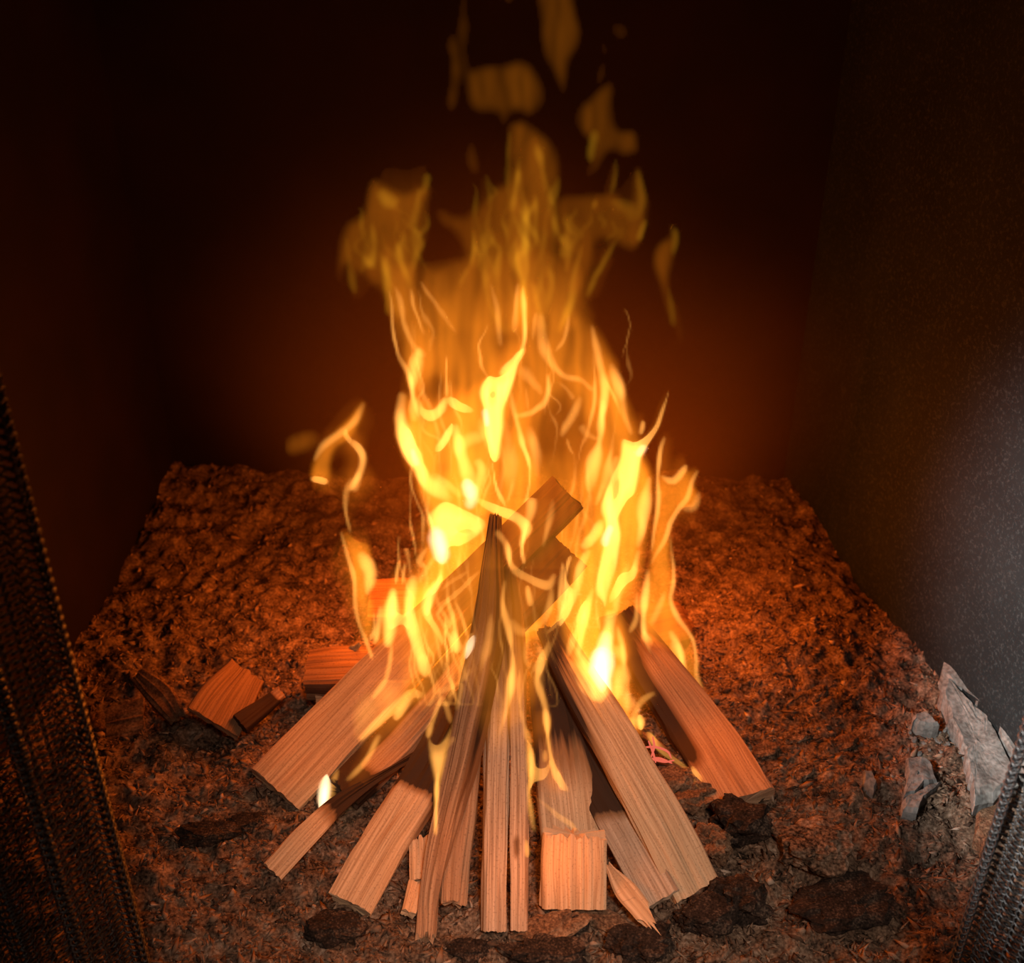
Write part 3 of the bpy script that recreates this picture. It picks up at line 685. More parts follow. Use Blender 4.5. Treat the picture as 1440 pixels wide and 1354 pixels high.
        Vf = np.stack([x, Yc-t/2, z], -1)[used]; Vb = np.stack([x, Yc+t/2, z], -1)[inner]
        jj, ii = np.nonzero(cell)
        q = lambda a: np.stack([a[jj+1, ii], a[jj+1, ii+1], a[jj, ii+1], a[jj, ii]], -1)
        V = np.vstack([Vf, Vb])-np.array(parent.location)
        me = mesh_np(name, V, quads=np.vstack([q(fi), q(bi)[:, ::-1]]), smooth=True)
        return link(name, me, material, parent)
FG = 'tongues of fire over the kindling'
def flame(label, px, py, Y, group=FG):
    e = empty('flame', atv(px, py, Y)); return tag(e, label, 'flame', group)

def strands(c, n, xr, yr, seed, I=(.10, .34), w=(2.0, 3.6), Lr=(50, 190)):
    r = np.random.default_rng(seed); k = c.skirt; c.skirt = 0.0
    for i in range(n):
        x = r.uniform(*xr); y = r.uniform(*yr); L = r.uniform(*Lr); m_ = 6; lean = (735-x)/900*r.uniform(.2, 1.6)
        pts = [(x+lean*L*t/m_*1.0+13*float(noise(np.array([x/40+t*.55]), np.array([i*3.3]))[0]), min(y+L*t/m_, yr[1]+60)) for t in range(m_+1)]
        c.stroke(pts, r.uniform(*I), r.uniform(*w), (.4, .4))
    c.skirt = k
# --- broad body of the fire, behind the stick tops
e = flame('broad orange veil of fire filling the middle behind the crossed stick ends', 740, 950, .97)
DB = [(0, 1.0), (600, .985), (1000, .97), (1100, .95)]
g = Gas(470, 330, 1010, 1080, 4, 1)
g.fill([(538, 372), (546, 440), (558, 500), (570, 545), (562, 600), (574, 650), (586, 700), (602, 745), (590, 800), (566, 850), (548, 905), (580, 960), (640, 985), (700, 960), (760, 900), (800, 930), (840, 1000), (890, 1010), (900, 950),
        (908, 860), (915, 770), (925, 690), (905, 620), (888, 560), (868, 500), (842, 455), (815, 430), (828, 392), (800, 350), (700, 345), (600, 360)], .66, 22,
       grad=[(340, .0), (380, .16), (420, .32), (460, .50), (510, .74), (570, .9), (640, .9), (760, 1.0), (1000, .8)])
g.fill([(590, 720), (680, 735), (690, 800), (660, 880), (600, 930), (560, 900), (575, 820)], .35, 30)
g.hole(790, 622, 48, 84, .72); g.hole(770, 720, 60, 60, .35); g.hole(609, 546, 19, 27, .65); g.hole(612, 362, 22, 26, .5); g.streaks(.5, 7, 95)
g.blur(3).build('flame_sheet', FL_VEIL, KV, DB, e, .012)
c = Gas(530, 380, 910, 1080, 3, 2, .24, 735)
# streaks of the upper body
for pts, I, w in (([(546, 405), (549, 455), (560, 500), (573, 528), (581, 556), (588, 585)], .75, 4), ([(556, 400), (566, 450), (585, 490), (600, 500)], .5, 6), ([(574, 405), (584, 440), (600, 475)], .45, 4),
                  ([(590, 395), (612, 430), (640, 470)], .3, 5), ([(737, 400), (738, 440), (736, 482), (722, 506)], 1.0, 4), ([(730, 395), (727, 430), (722, 470)], .45, 4), ([(690, 400), (700, 440), (705, 490)], .35, 5),
                  ([(762, 440), (764, 485), (778, 510), (797, 530), (820, 537), (836, 552)], .6, 6), ([(800, 440), (792, 475), (780, 495)], .35, 3), ([(757, 440), (750, 480)], .3, 3),
                  ([(771, 523), (772, 546), (762, 568), (743, 583), (724, 587)], .85, 5), ([(730, 518), (750, 535), (761, 556)], .40, 10), ([(741, 545), (741, 580)], .3, 3),
                  ([(833, 455), (842, 505), (852, 540), (848, 570), (843, 592)], .9, 6), ([(849, 568), (844, 592), (843, 618), (836, 652), (829, 692)], 1.35, 8), ([(860, 510), (873, 553), (880, 582), (886, 610)], .7, 8), ([(853, 535), (864, 560), (874, 584)], .5, 3),
                  ([(835, 495), (838, 552), (828, 598), (812, 655)], .5, 3), ([(786, 535), (800, 550), (806, 565)], .3, 5), ([(818, 558), (800, 590), (788, 615)], .3, 7), ([(815, 595), (828, 612), (845, 620)], .4, 6), ([(798, 615), (803, 630), (808, 640)], .5, 3),
                  ([(720, 550), (728, 592), (738, 625), (745, 660), (741, 700), (737, 718)], 1.0, 4), ([(744, 600), (755, 640), (753, 670)], .35, 8), ([(712, 590), (716, 640), (714, 690)], .3, 9), ([(725, 620), (722, 670), (718, 700)], .25, 6),
                  ([(860, 630), (850, 680), (838, 710)], .55, 5), ([(868, 640), (858, 675)], .4, 4), ([(722, 675), (716, 695), (712, 710)], .6, 4)):
    c.stroke(pts, I*.8, w)
strands(c, 46, (560, 890), (400, 820), 11)
c.streaks(.2, 10, 60)
c.build('bright_core', FL_CORE, KC, DB, e, .012)

# --- left bright column
e = flame('brightest yellow flame column rising on the left of the crossed stick ends', 640, 790, .86)
DL = [(400, .89), (700, .865), (800, .85), (950, .80)]
g = Gas(545, 460, 790, 860, 3, 3)
g.fill([(566, 545), (561, 590), (565, 620), (580, 665), (584, 690), (597, 720), (606, 755), (622, 800), (640, 772), (676, 752), (690, 722), (735, 745), (738, 735), (700, 705), (712, 650), (718, 575), (735, 500), (722, 510), (695, 525), (670, 530), (640, 560), (600, 590), (585, 560)], .5, 14, grad=[(480, .5), (560, .8), (640, 1), (800, 1)])
g.hole(610, 547, 18, 28, .8); g.hole(620, 658, 14, 10, .5); g.hole(668, 620, 14, 22, .4); g.streaks(.25, 9, 60)
g.blur(3).build('flame_sheet', FL_VEIL, KV, DL, e, .02)
c = Gas(545, 460, 790, 860, 3.0, 4, .24, 650)
for pts, I, w in (([(567, 550), (565, 595), (577, 630), (590, 660), (602, 680), (622, 692), (634, 704)], 1.7, 11), ([(574, 612), (583, 632), (588, 650)], 1.2, 11), ([(580, 525), (583, 560), (585, 592)], .9, 8), ([(592, 490), (584, 520), (582, 545)], .8, 9),
                  ([(590, 560), (597, 579), (610, 584), (622, 576), (628, 560)], 1.2, 7), ([(626, 500), (628, 535), (629, 562)], .9, 3), ([(629, 562), (645, 573), (666, 580)], 1.2, 6),
                  ([(736, 488), (718, 512), (703, 530)], 1.3, 6), ([(693, 648), (695, 670), (702, 694), (711, 712)], 1.0, 3.5), ([(640, 598), (645, 628), (655, 658), (661, 690)], 1.5, 9),
                  ([(668, 645), (675, 662), (668, 685), (664, 700)], 1.3, 10), ([(640, 628), (660, 618), (680, 612)], .6, 9), ([(606, 668), (630, 682), (650, 700)], .8, 10),
                  ([(670, 700), (696, 714), (721, 723), (739, 741), (733, 770)], 1.7, 7), ([(623, 800), (618, 822), (606, 838)], 1.3, 6), ([(680, 590), (688, 620), (698, 645)], .8, 12)):
    c.stroke(pts, I, w)
c.fill([(672, 552), (683, 531), (700, 531), (714, 518), (736, 490), (722, 540), (714, 575), (710, 622), (706, 644), (697, 651), (686, 640), (680, 610), (678, 580)], 1.9, 9)
c.fill([(611, 632), (616, 616), (634, 596), (639, 605), (630, 620), (618, 632)], 1.4, 6)
c.fill([(599, 726), (625, 704), (660, 716), (684, 730), (678, 750), (650, 768), (631, 772), (624, 808), (614, 782), (603, 748)], 1.7, 12)
c.hole(655, 746, 17, 9, .6, -.2); c.hole(694, 556, 7, 11, .6); c.streaks(.12, 12, 50)
c.build('bright_core', FL_CORE, KC, DL, e, .02)
for pts, I, w in (([(654, 675), (663, 697), (660, 712)], 1.6, 10), ([(612, 742), (620, 768), (623, 790)], 1.6, 10), ([(680, 575), (684, 600)], 1.0, 6), ([(578, 630), (588, 655)], .6, 6)):
    Gas(560, 560, 720, 800, 2, 5).stroke(pts, I, w).build('white_core', FL_HOT, KC, DL, e, .02, 650)

# --- right bright column
e = flame('tall yellow flame with forked pointed tip rising along the right-hand boards', 845, 985, .84)
DR = [(500, .87), (760, .85), (900, .82), (1010, .79)]
g = Gas(770, 520, 960, 1070, 3, 6)
g.fill([(941, 538), (937, 572), (926, 604), (908, 636), (918, 668), (912, 710), (902, 765), (896, 810), (876, 850), (888, 920), (880, 960), (892, 990), (886, 1050), (878, 1010), (846, 1004), (812, 955), (796, 925), (786, 880), (790, 830), (800, 782), (826, 772), (842, 720), (856, 675), (868, 640), (873, 616), (895, 618), (918, 595)], .58, 14)
g.hole(868, 685, 7, 24, .5, .15); g.hole(905, 985, 10, 30, .5); g.streaks(.3, 8, 70)
g.blur(3).build('flame_sheet', FL_VEIL, KV, DR, e, .02)
c = Gas(770, 520, 960, 1070, 2.5, 7, .24, 850)
c.fill([(940, 545), (936, 575), (926, 604), (908, 634), (903, 660), (897, 690), (884, 706), (871, 728), (876, 754), (868, 800), (860, 830), (854, 856), (846, 846), (836, 826), (846, 770), (848, 743), (843, 716), (846, 700), (858, 675), (869, 648), (874, 618), (896, 620), (920, 596)], 1.55, 9)
c.hole(866, 690, 6, 24, .65, .2); c.hole(856, 810, 7, 36, .35, .12)
for pts, I, w in (([(830, 772), (818, 800), (812, 830), (800, 858), (786, 880)], 1.0, 7), ([(836, 826), (826, 862), (816, 900), (812, 925)], 1.3, 8), ([(861, 862), (851, 905), (842, 952), (843, 998)], 2.2, 15), ([(818, 920), (826, 950), (838, 975)], 1.2, 14), ([(874, 940), (870, 962), (860, 985)], 1.4, 14),
                  ([(826, 848), (815, 874), (800, 926)], 1.0, 4), ([(898, 770), (890, 805), (873, 821), (858, 850)], 1.2, 6), ([(914, 668), (904, 722), (896, 770)], 1.0, 7), ([(795, 925), (810, 951), (840, 998)], 1.4, 6),
                  ([(868, 880), (874, 910), (878, 940)], .7, 4), ([(855, 910), (872, 920), (880, 950)], .5, 7), ([(884, 790), (870, 835), (866, 868)], .5, 6), ([(846, 730), (838, 752), (822, 770)], .9, 6), ([(906, 592), (900, 612)], .6, 4),
                  ([(922, 972), (905, 984), (892, 1010), (887, 1052)], .55, 7), ([(862, 955), (880, 985), (892, 990)], .5, 14), ([(903, 1008), (902, 1022)], 1.5, 7), ([(884, 950), (882, 1000), (886, 1050)], .35, 5)):
    c.stroke(pts, I, w)
c.fill([(808, 780), (796, 790), (790, 840), (786, 880), (804, 860), (810, 836), (800, 812)], 1.0, 6)
c.streaks(.12, 10, 60)
c.build('bright_core', FL_CORE, KC, DR, e, .02)
for pts, I, w in (([(853, 890), (845, 940), (843, 965), (844, 1000)], 2.4, 15), ([(862, 738), (855, 752), (850, 770)], 1.2, 9), ([(906, 628), (898, 642)], 1.0, 7)):
    Gas(790, 600, 920, 1020, 2, 8).stroke(pts, I, w).build('white_core', FL_HOT, KC, DR, e, .02, 850)

# --- translucent sheet at the far right
e = flame('translucent orange flame sheet with crown-like top at the far right', 960, 930, .93)
DS = [(600, .96), (900, .93), (1080, .86)]
g = Gas(880, 600, 1070, 1100, 2.5, 9)
g.fill([(928, 650), (931, 668), (945, 676), (957, 664), (964, 654), (970, 664), (982, 658), (977, 678), (982, 698), (976, 712), (958, 713), (946, 730), (942, 760), (946, 812), (944, 842), (954, 868), (973, 898), (979, 925), (979, 952), (968, 975), (950, 950), (925, 930), (906, 900), (904, 850), (912, 790), (920, 740), (925, 690)], .52, 7, rim=.15)
g.streaks(.3, 9, 80)
g.blur(3).build('flame_sheet', FL_VEIL, KV, DS, e)
c = Gas(880, 600, 1070, 1100, 2, 10, .24, 935)
for pts, I, w in (([(936, 612), (928, 636), (925, 670), (925, 706), (916, 776)], .85, 4), ([(928, 668), (945, 676), (958, 662), (964, 652)], .8, 6), ([(981, 660), (972, 678), (966, 700), (957, 713), (944, 732), (936, 756), (912, 796)], .7, 4.5), ([(982, 690), (976, 712), (960, 716)], .4, 6),
                  ([(943, 750), (947, 812), (943, 842), (952, 868), (973, 898), (979, 926), (979, 952), (994, 990), (1020, 1031), (1047, 1076)], .75, 4), ([(1000, 1002), (1022, 1034), (1044, 1070)], 1.3, 5), ([(910, 800), (905, 866), (910, 908), (932, 936)], 1.1, 6), ([(908, 890), (920, 920), (938, 950)], 1.0, 7), ([(943, 886), (957, 920), (959, 946), (968, 980)], 1.2, 6), ([(948, 905), (957, 925)], 1.0, 9),
                  ([(926, 934), (915, 952), (916, 976)], .8, 4), ([(895, 830), (893, 870), (885, 890)], .35, 6), ([(935, 830), (925, 860), (915, 880)], .3, 6)):
    c.stroke(pts, I, w)
c.build('bright_core', FL_CORE, KC, DS, e)

# --- hooked lick at the far left
e = flame('thin hooked flame lick curling up at the far left, apart from the others', 520, 930, .90)
DH = [(540, .93), (940, .89)]
g = Gas(400, 540, 560, 960, 2, 11)
g.fill([(527, 939), (514, 905), (501, 862), (497, 815), (491, 780), (480, 748), (492, 752), (504, 762), (518, 768), (527, 803), (522, 835), (530, 860), (526, 885), (518, 905)], .62, 8)
g.fill([(514, 560), (512, 585), (498, 610), (486, 622), (474, 630), (466, 650), (463, 678), (445, 680), (434, 672), (438, 650), (452, 625), (470, 606), (492, 585)], .62, 8)
g.stroke([(408, 630), (422, 622), (445, 616)], .16, 11)
g.streaks(.25, 8, 60); g.blur(3).build('flame_sheet', FL_VEIL, KV, DH, e)
c = Gas(400, 540, 560, 960, 1.5, 12, .24, 500)
for pts, I, w in (([(480, 746), (488, 776), (497, 810), (502, 862), (515, 905), (528, 940)], .6, 4), ([(508, 778), (520, 806), (516, 838)], 1.0, 8), ([(528, 858), (526, 885), (518, 902)], .6, 3), ([(494, 752), (487, 718), (488, 690), (496, 672)], .45, 4.5),
                  ([(490, 692), (505, 668), (510, 645), (503, 629), (490, 618)], 1.1, 7), ([(497, 690), (506, 668)], .8, 8), ([(512, 566), (498, 592), (478, 608), (456, 626), (442, 650)], .5, 8), ([(484, 604), (486, 612), (494, 622)], .8, 6), ([(436, 672), (450, 674), (464, 678)], 1.1, 5)):
    c.stroke(pts, I, w)
c.build('bright_core', FL_CORE, KC, DH, e)

# --- short licks left
e = flame('short yellow flame licks standing on the largest left plank', 555, 950, .84)
DK = [(780, .86), (930, .83), (1010, .80)]
g = Gas(505, 730, 730, 1020, 2, 13)
g.fill([(595, 760), (690, 745), (692, 860), (668, 960), (610, 1005), (556, 985), (562, 920), (578, 840)], .46, 34)
g.fill([(553, 826), (560, 850), (556, 900), (562, 912), (545, 905), (524, 906), (534, 870), (538, 845)], .3, 7); g.fill([(583, 800), (600, 830), (612, 870), (622, 905), (612, 940), (596, 948), (580, 890), (575, 840)], .35, 10)
g.streaks(.3, 7, 60); g.blur(3).build('flame_sheet', FL_VEIL, KV, DK, e)
c = Gas(505, 770, 660, 1020, 2, 14, .24, 590)
for pts, I, w in (([(554, 828), (550, 868), (546, 908)], 1.9, 11), ([(536, 850), (532, 878), (526, 906)], .8, 5), ([(561, 788), (557, 822)], .9, 4), ([(570, 790), (568, 822)], .7, 4), ([(566, 760), (574, 785), (580, 812)], .4, 4), ([(551, 905), (547, 935), (539, 960), (522, 984)], .9, 4.5), ([(548, 872), (566, 872), (578, 874)], .8, 7),
                  ([(583, 808), (577, 848), (581, 888), (592, 930), (597, 948)], 1.7, 9), ([(622, 808), (605, 835), (600, 860), (613, 886), (622, 908)], 1.3, 6), ([(606, 838), (602, 858)], .8, 7), ([(628, 838), (640, 880), (645, 912)], .7, 4), ([(634, 890), (640, 905), (646, 912)], .8, 7), ([(612, 780), (600, 800), (588, 820)], .6, 5), ([(640, 845), (650, 870), (658, 898)], .4, 3)):
    c.stroke(pts, I, w)
strands(c, 16, (560, 640), (790, 930), 13, (.15, .45), (1.8, 3.2))
c.build('bright_core', FL_CORE, KC, DK, e)

# --- filaments playing over the front of the central sticks
e = flame('thin wavering flame filaments playing over the front of the central sticks', 720, 1050, .69)
DF = [(600, .85), (700, .82), (800, .795), (900, .745), (1000, .70), (1100, .665), (1200, .63), (1310, .59)]
g = Gas(590, 600, 870, 1200, 2.5, 15)
g.fill([(700, 650), (760, 625), (830, 650), (845, 760), (800, 820), (720, 800)], .24, 45)
g.fill([(711, 770), (722, 800), (742, 815), (772, 824), (778, 850), (764, 876), (772, 905), (758, 945), (762, 985), (740, 1020), (705, 1020), (718, 960), (720, 920), (712, 880), (706, 840)], .22, 16); g.fill([(690, 740), (740, 790), (790, 790), (800, 880), (780, 930), (760, 1000), (720, 1060), (680, 1060), (650, 990), (620, 940), (600, 860), (640, 800)], .24, 44); g.streaks(.35, 7, 80)
g.blur(3).build('flame_sheet', FL_VEIL, KV, DF, e)
c = Gas(590, 700, 830, 1200, 2.0, 16, .24, 742)
for pts, I, w in (([(711, 758), (721, 798), (741, 813), (771, 823), (782, 808)], .75, 6), ([(711, 815), (708, 848), (716, 885), (722, 923), (721, 961), (711, 1006), (702, 1034)], .9, 5), ([(721, 940), (718, 975), (708, 1015)], .4, 10), ([(733, 940), (731, 986), (738, 1023), (747, 1050)], .55, 4),
                  ([(774, 900), (761, 936), (758, 961), (768, 998), (773, 1049), (782, 1086), (796, 1108)], 1.1, 5), ([(741, 823), (748, 853)], .8, 5), ([(778, 823), (773, 855), (761, 876), (736, 888)], .45, 5), ([(757, 905), (762, 925), (752, 945)], .5, 7), ([(735, 770), (738, 795)], .8, 4),
                  ([(718, 870), (730, 885), (750, 890)], .3, 6), ([(784, 1092), (800, 1115)], .8, 4), ([(745, 890), (740, 920), (746, 940)], .3, 6)):
    c.stroke(pts, I*1.3, w)
for pts, I, w in (([(600, 800), (590, 790), (604, 770)], .4, 4), ([(646, 955), (655, 905), (668, 890)], .5, 3), ([(660, 800), (640, 815), (620, 830)], .5, 3), ([(676, 800), (655, 822), (632, 842), (615, 850)], .4, 3), ([(692, 860), (688, 900), (676, 950)], .3, 5),
                  ([(792, 790), (790, 830), (784, 872), (770, 890)], .8, 4), ([(812, 860), (803, 890), (796, 930)], .5, 3), ([(640, 855), (632, 875), (622, 880)], .4, 6), ([(776, 700), (770, 740), (764, 770)], .3, 5), ([(748, 690), (745, 720), (738, 745)], .8, 7),
                  ([(742, 735), (738, 752), (733, 790)], .7, 3), ([(696, 745), (712, 770), (718, 800)], .5, 6), ([(664, 940), (640, 965), (610, 975)], .35, 5)):
    c.stroke(pts, I*1.3, w)
strands(c, 26, (610, 800), (720, 930), 12, (.10, .28), (1.8, 3))
c.build('bright_core', FL_CORE, KC, DF, e)
e = flame('small white-hot flame patch touching the side of the twisted stick', 660, 915, .775)
c = Gas(630, 870, 690, 950, 1, 17); c.fill([(653, 929), (654, 906), (669, 892), (668, 912)], 1.3, 6); c.build('bright_core', FL_HOT, KC, [(870, .78), (950, .77)], e)

# --- low flames near the ash
e = flame('low yellow flame between the short left plank and the twisted stick', 615, 1160, .665)
DJ = [(960, .735), (1060, .69), (1180, .655)]
c = Gas(585, 960, 660, 1200, 1.5, 18)
c.fill([(600, 1022), (609, 1044), (618, 1042), (638, 1014), (632, 1048), (625, 1090), (616, 1132), (610, 1100), (602, 1064)], .95, 10)
for pts, I, w in (([(623, 978), (609, 1010), (603, 1034)], .8, 4), ([(623, 978), (630, 1000), (635, 1018)], .6, 4), ([(604, 1020), (602, 1036)], 1.0, 6), ([(640, 1035), (622, 1052)], .6, 5), ([(616, 1090), (614, 1130), (612, 1176)], .9, 5), ([(655, 930), (648, 975), (642, 1000)], .4, 4)): c.stroke(pts, I, w)
c.build('bright_core', FL_CORE, KC, DJ, e)
e = flame('low yellow flame licking from the gap right of the central sticks', 750, 1130, .655)
DO = [(1030, .70), (1100, .672), (1210, .64)]
c = Gas(725, 1020, 830, 1215, 1.5, 19)
c.fill([(738, 1040), (748, 1050), (756, 1078), (766, 1080), (772, 1068), (776, 1076), (768, 1094), (752, 1100), (746, 1118), (742, 1100), (738, 1075)], 1.1, 7)
for pts, I, w in (([(744, 1050), (748, 1085), (744, 1120), (752, 1172)], 1.1, 5), ([(754, 1122), (775, 1138), (800, 1158), (812, 1170)], .45, 3), ([(740, 1180), (742, 1206)], .9, 3), ([(765, 1055), (766, 1070)], .6, 5)): c.stroke(pts, I, w)
c.build('bright_core', FL_CORE, KC, DO, e)
e = flame('flickering wing of flame lying along the half-burnt left stick', 560, 1000, .79)
DW = [(960, .80), (1100, .755)]
c = Gas(475, 955, 625, 1120, 2, 20, .24, 560)
for pts, I, w in (([(597, 978), (577, 976), (560, 992), (535, 1014), (505, 1044)], 1.0, 7), ([(580, 978), (568, 996), (556, 1012)], .9, 7), ([(535, 1032), (516, 1070), (486, 1098)], .45, 4), ([(545, 958), (548, 990), (540, 1005)], .3, 14), ([(530, 975), (512, 1010), (502, 1040)], .25, 14)): c.stroke(pts, I, w)
c.build('bright_core', FL_CORE, KC, DW, e)
e = flame('candle-like white flame standing on the thin square stick', 455, 1136, .755)
c = Gas(435, 1080, 495, 1150, .6, 21); c.stroke([(459, 1092, 3), (457, 1104, 8), (455, 1122, 6), (454, 1137, 3)], 2.6, taper=(.2, 0)); c.build('bright_core', FL_HOT, KC, [(1080, .757), (1140, .752)], e)
c = Gas(435, 1080, 505, 1150, .6, 22); c.stroke([(476, 1080), (468, 1102), (463, 1130)], .35, 7); c.stroke([(460, 1120), (470, 1134), (458, 1138)], .6, 3); c.build('flame_sheet', FL_CORE, KC, [(1080, .762), (1140, .755)], e)
e = flame('thin flame edge creeping down the charred side of the reddish right board', 960, 1085, .79)
c = Gas(885, 1010, 1000, 1110, 1, 23); c.stroke([(908, 1028), (928, 1052), (950, 1070), (968, 1084)], .8, 4); c.stroke([(972, 1086), (986, 1098)], 2.2, 6); c.stroke([(912, 1030), (922, 1048)], .6, 5)
c.build('bright_core', FL_CORE, KC, [(1010, .835), (1110, .775)], e)

# --- dim crown of the fire
DU = [(0, .99), (300, .96), (480, .93)]
e = flame('dim amber flame lobe with drooping fringes at the upper left of the fire', 550, 430, .95)
g = Gas(460, 230, 640, 480, 4, 24)
g.fill([(514, 262), (526, 251), (545, 260), (568, 266), (592, 260), (603, 244), (604, 264), (616, 260), (606, 280), (600, 320), (595, 358), (584, 394), (580, 440), (562, 460), (548, 440), (538, 414), (519, 394), (506, 384), (503, 414), (490, 372), (478, 408), (475, 369), (485, 318), (509, 296)], .20, 12)
g.streaks(.35, 10, 60); g.blur(6).build('flame_sheet', FL_DIM, KV, DU, e)
c = Gas(460, 230, 640, 480, 2, 25, .24, 550)
for pts, I, w in (([(534, 268), (546, 280), (556, 286)], .16, 8), ([(523, 310), (527, 345), (521, 372), (514, 358)], .26, 5), ([(590, 262), (586, 296), (577, 318)], .18, 5), ([(560, 340), (562, 365), (570, 388), (577, 410)], .28, 5), ([(543, 360), (546, 400), (545, 445)], .30, 8), ([(535, 350), (550, 400), (560, 450)], .16, 3), ([(596, 335), (586, 360), (575, 385)], .14, 6), ([(602, 240), (598, 262), (590, 275)], .12, 5), ([(487, 330), (496, 390), (503, 416)], .10, 5)): c.stroke(pts, I, w)
strands(c, 14, (500, 590), (275, 330), 14, (.05, .13), (2, 3.5), (35, 80))
c.blur(2).build('bright_core', FL_DIMC, KC, DU, e)
e = flame('dim amber flame column with olive streaks rising at the upper centre', 740, 480, .95)
g = Gas(590, 150, 810, 500, 4, 26)
g.fill([(716, 172), (738, 166), (762, 182), (782, 206), (791, 236), (786, 270), (784, 320), (790, 380), (800, 430), (800, 470), (650, 470), (610, 430), (640, 400), (650, 360), (640, 330), (620, 320), (610, 290), (650, 300), (690, 262), (712, 250), (714, 200)], .19, 16)
g.fill([(676, 235), (690, 300), (684, 330), (675, 290)], .10, 8); g.fill([(655, 195), (666, 200), (674, 235), (668, 250), (655, 230)], .08, 8)
g.hole(616, 362, 24, 28, .7); g.streaks(.4, 8, 110); g.blur(6).build('flame_sheet', FL_DIM, KV, DU, e)
c = Gas(590, 150, 810, 500, 2, 27, .24, 738)
for pts, I, w in (([(730, 238), (726, 268), (722, 300)], .42, 5), ([(740, 280), (740, 330), (736, 370), (733, 392)], .32, 6), ([(754, 200), (760, 230), (768, 272)], .22, 6), ([(726, 340), (728, 375), (735, 400), (738, 440), (737, 480)], .5, 5), ([(742, 350), (740, 385), (732, 420), (725, 460)], .4, 4), ([(752, 270), (755, 310), (753, 335)], .16, 3), ([(776, 295), (784, 325), (796, 345)], .20, 4), ([(667, 320), (668, 350), (662, 378)], .3, 3), ([(690, 300), (682, 360), (690, 420)], .14, 4), ([(660, 372), (650, 390), (645, 402)], .18, 3), ([(770, 370), (776, 400), (765, 450)], .18, 4), ([(703, 340), (700, 400), (706, 460)], .16, 4), ([(716, 180), (714, 240), (718, 300)], .10, 4), ([(748, 400), (760, 440), (770, 475)], .3, 3), ([(680, 380), (690, 430), (712, 470)], .2, 4)): c.stroke(pts, I, w)
strands(c, 34, (660, 785), (210, 400), 15, (.05, .18), (2, 3.5), (40, 120))
c.blur(2).build('bright_core', FL_DIMC, KC, DU, e)
e = flame('dim amber flame lobe curling up at the upper right of the fire', 830, 430, .95)
g = Gas(770, 220, 925, 480, 4, 28)
g.fill([(788, 276), (840, 268), (870, 274), (886, 284), (892, 250), (898, 228), (909, 262), (908, 312), (901, 342), (886, 357), (866, 346), (846, 342), (832, 376), (828, 420), (838, 450), (800, 460), (785, 400), (782, 330)], .15, 12)
g.hole(800, 372, 14, 22, .5); g.streaks(.35, 9, 70); g.blur(6).build('flame_sheet', FL_DIM, KV, DU, e)
c = Gas(770, 220, 925, 480, 2, 29, .24, 850)
for pts, I, w in (([(908, 305), (900, 325), (896, 340)], .26, 4), ([(866, 336), (848, 370), (835, 395), (826, 420)], .24, 4), ([(796, 330), (800, 345), (792, 362)], .2, 10), ([(898, 236), (903, 280), (896, 310)], .10, 6), ([(838, 280), (832, 292)], .14, 4), ([(820, 340), (808, 390), (800, 430), (790, 460)], .22, 4), ([(805, 350), (795, 385)], .16, 4), ([(812, 400), (800, 440), (785, 470)], .25, 4), ([(868, 220), (866, 250), (860, 275)], .09, 4), ([(860, 280), (885, 292), (890, 310)], .08, 10)): c.stroke(pts, I, w)
strands(c, 12, (790, 890), (280, 320), 16, (.04, .12), (2, 3.5), (25, 50))
c.blur(2).build('bright_core', FL_DIMC, KC, DU, e)
e = flame('slim dim flame wisp drifting free at the upper right', 940, 440, .96)
g = Gas(905, 280, 980, 520, 2.5, 30)
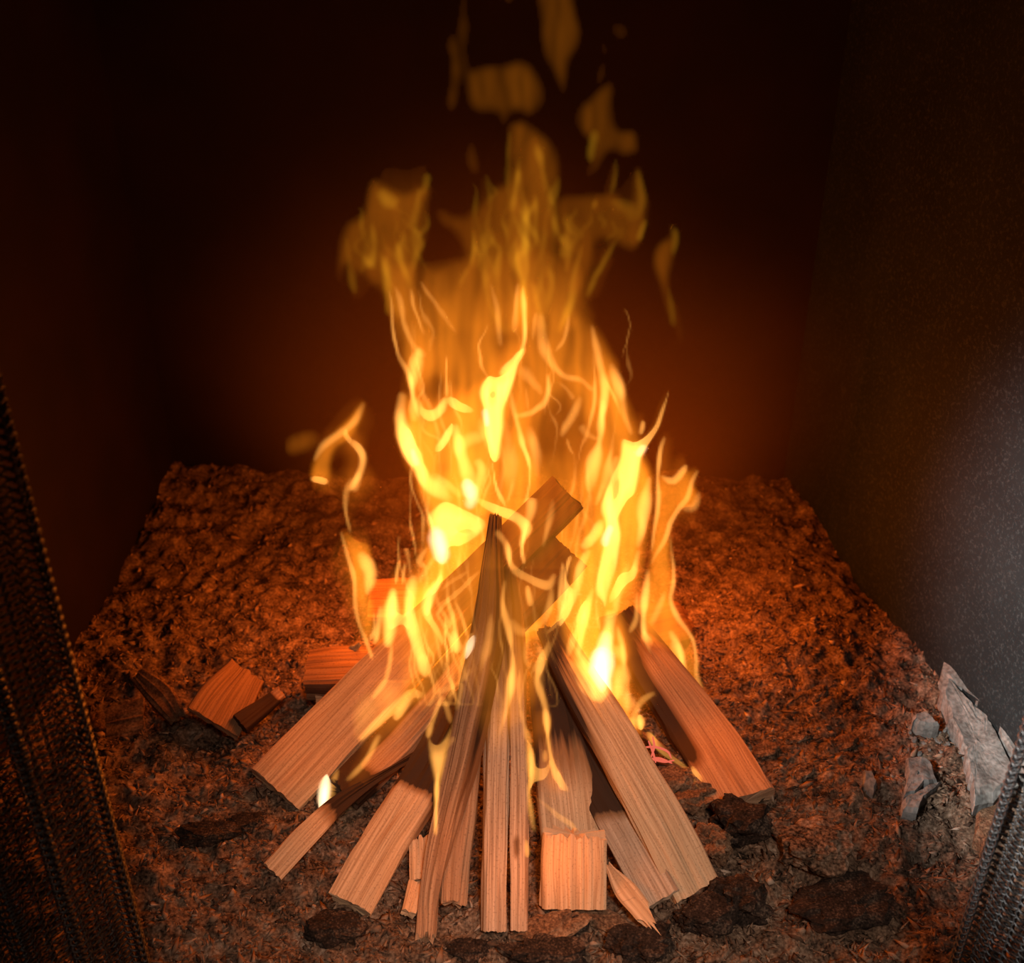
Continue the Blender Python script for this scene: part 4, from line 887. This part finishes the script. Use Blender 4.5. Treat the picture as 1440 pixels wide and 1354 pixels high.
g.fill([(934, 300), (944, 314), (952, 334), (948, 360), (943, 394), (944, 420), (948, 464), (938, 440), (932, 410), (922, 380), (919, 360), (926, 340), (942, 330)], .22, 7); g.stroke([(946, 420), (955, 455), (963, 505)], .06, 5); g.streaks(.3, 7, 60); g.blur(6).build('flame_sheet', FL_DIM, KV, DU, e)
c = Gas(905, 280, 980, 520, 1.5, 31); c.stroke([(948, 318), (951, 336), (946, 362)], .16, 4); c.stroke([(940, 400), (945, 435), (948, 462)], .12, 4); c.blur(3).build('bright_core', FL_DIMC, KC, DU, e)
e = flame('dim squarish flame puff floating near the top, left of centre', 705, 165, .98)
g = Gas(620, -30, 790, 215, 4, 32)
g.fill([(656, 96), (700, 89), (742, 82), (766, 114), (764, 150), (744, 166), (724, 160), (706, 186), (694, 160), (660, 156)], .115, 16); g.stroke([(654, -20), (655, 40), (656, 110)], .09, 6); g.stroke([(637, 45), (645, 100), (634, 158)], .11, 7); g.stroke([(712, -20), (720, 5)], .1, 6)
g.streaks(.6, 8, 60); g.blur(6).build('flame_sheet', FL_DIM, KV, DU, e)
e = flame('dim flame puff at the very top, right of centre', 790, 100, .98)
g = Gas(735, -40, 895, 160, 4, 33)
g.fill([(748, -30), (800, -30), (818, 30), (815, 62), (800, 90), (796, 142), (782, 122), (766, 92), (760, 40)], .11, 14); g.stroke([(851, 55), (848, 90), (838, 130)], .08, 5); g.stroke([(868, 35), (876, 55)], .05, 6); g.streaks(.6, 8, 60); g.blur(6).build('flame_sheet', FL_DIM, KV, DU, e)
e = flame('dim two-lobed flame puff floating below the topmost right puff', 850, 220, .98)
g = Gas(795, 100, 915, 270, 4, 34)
g.fill([(814, 150), (850, 114), (862, 120), (866, 174), (899, 180), (900, 210), (880, 220), (857, 214), (842, 244), (823, 250), (830, 205), (812, 180)], .12, 12); g.streaks(.6, 8, 60); g.blur(6).build('flame_sheet', FL_DIM, KV, DU, e)
c = Gas(795, 100, 915, 270, 2, 35); c.stroke([(838, 182), (834, 205), (830, 230)], .22, 6); c.blur(3).build('bright_core', FL_DIMC, KC, DU, e)
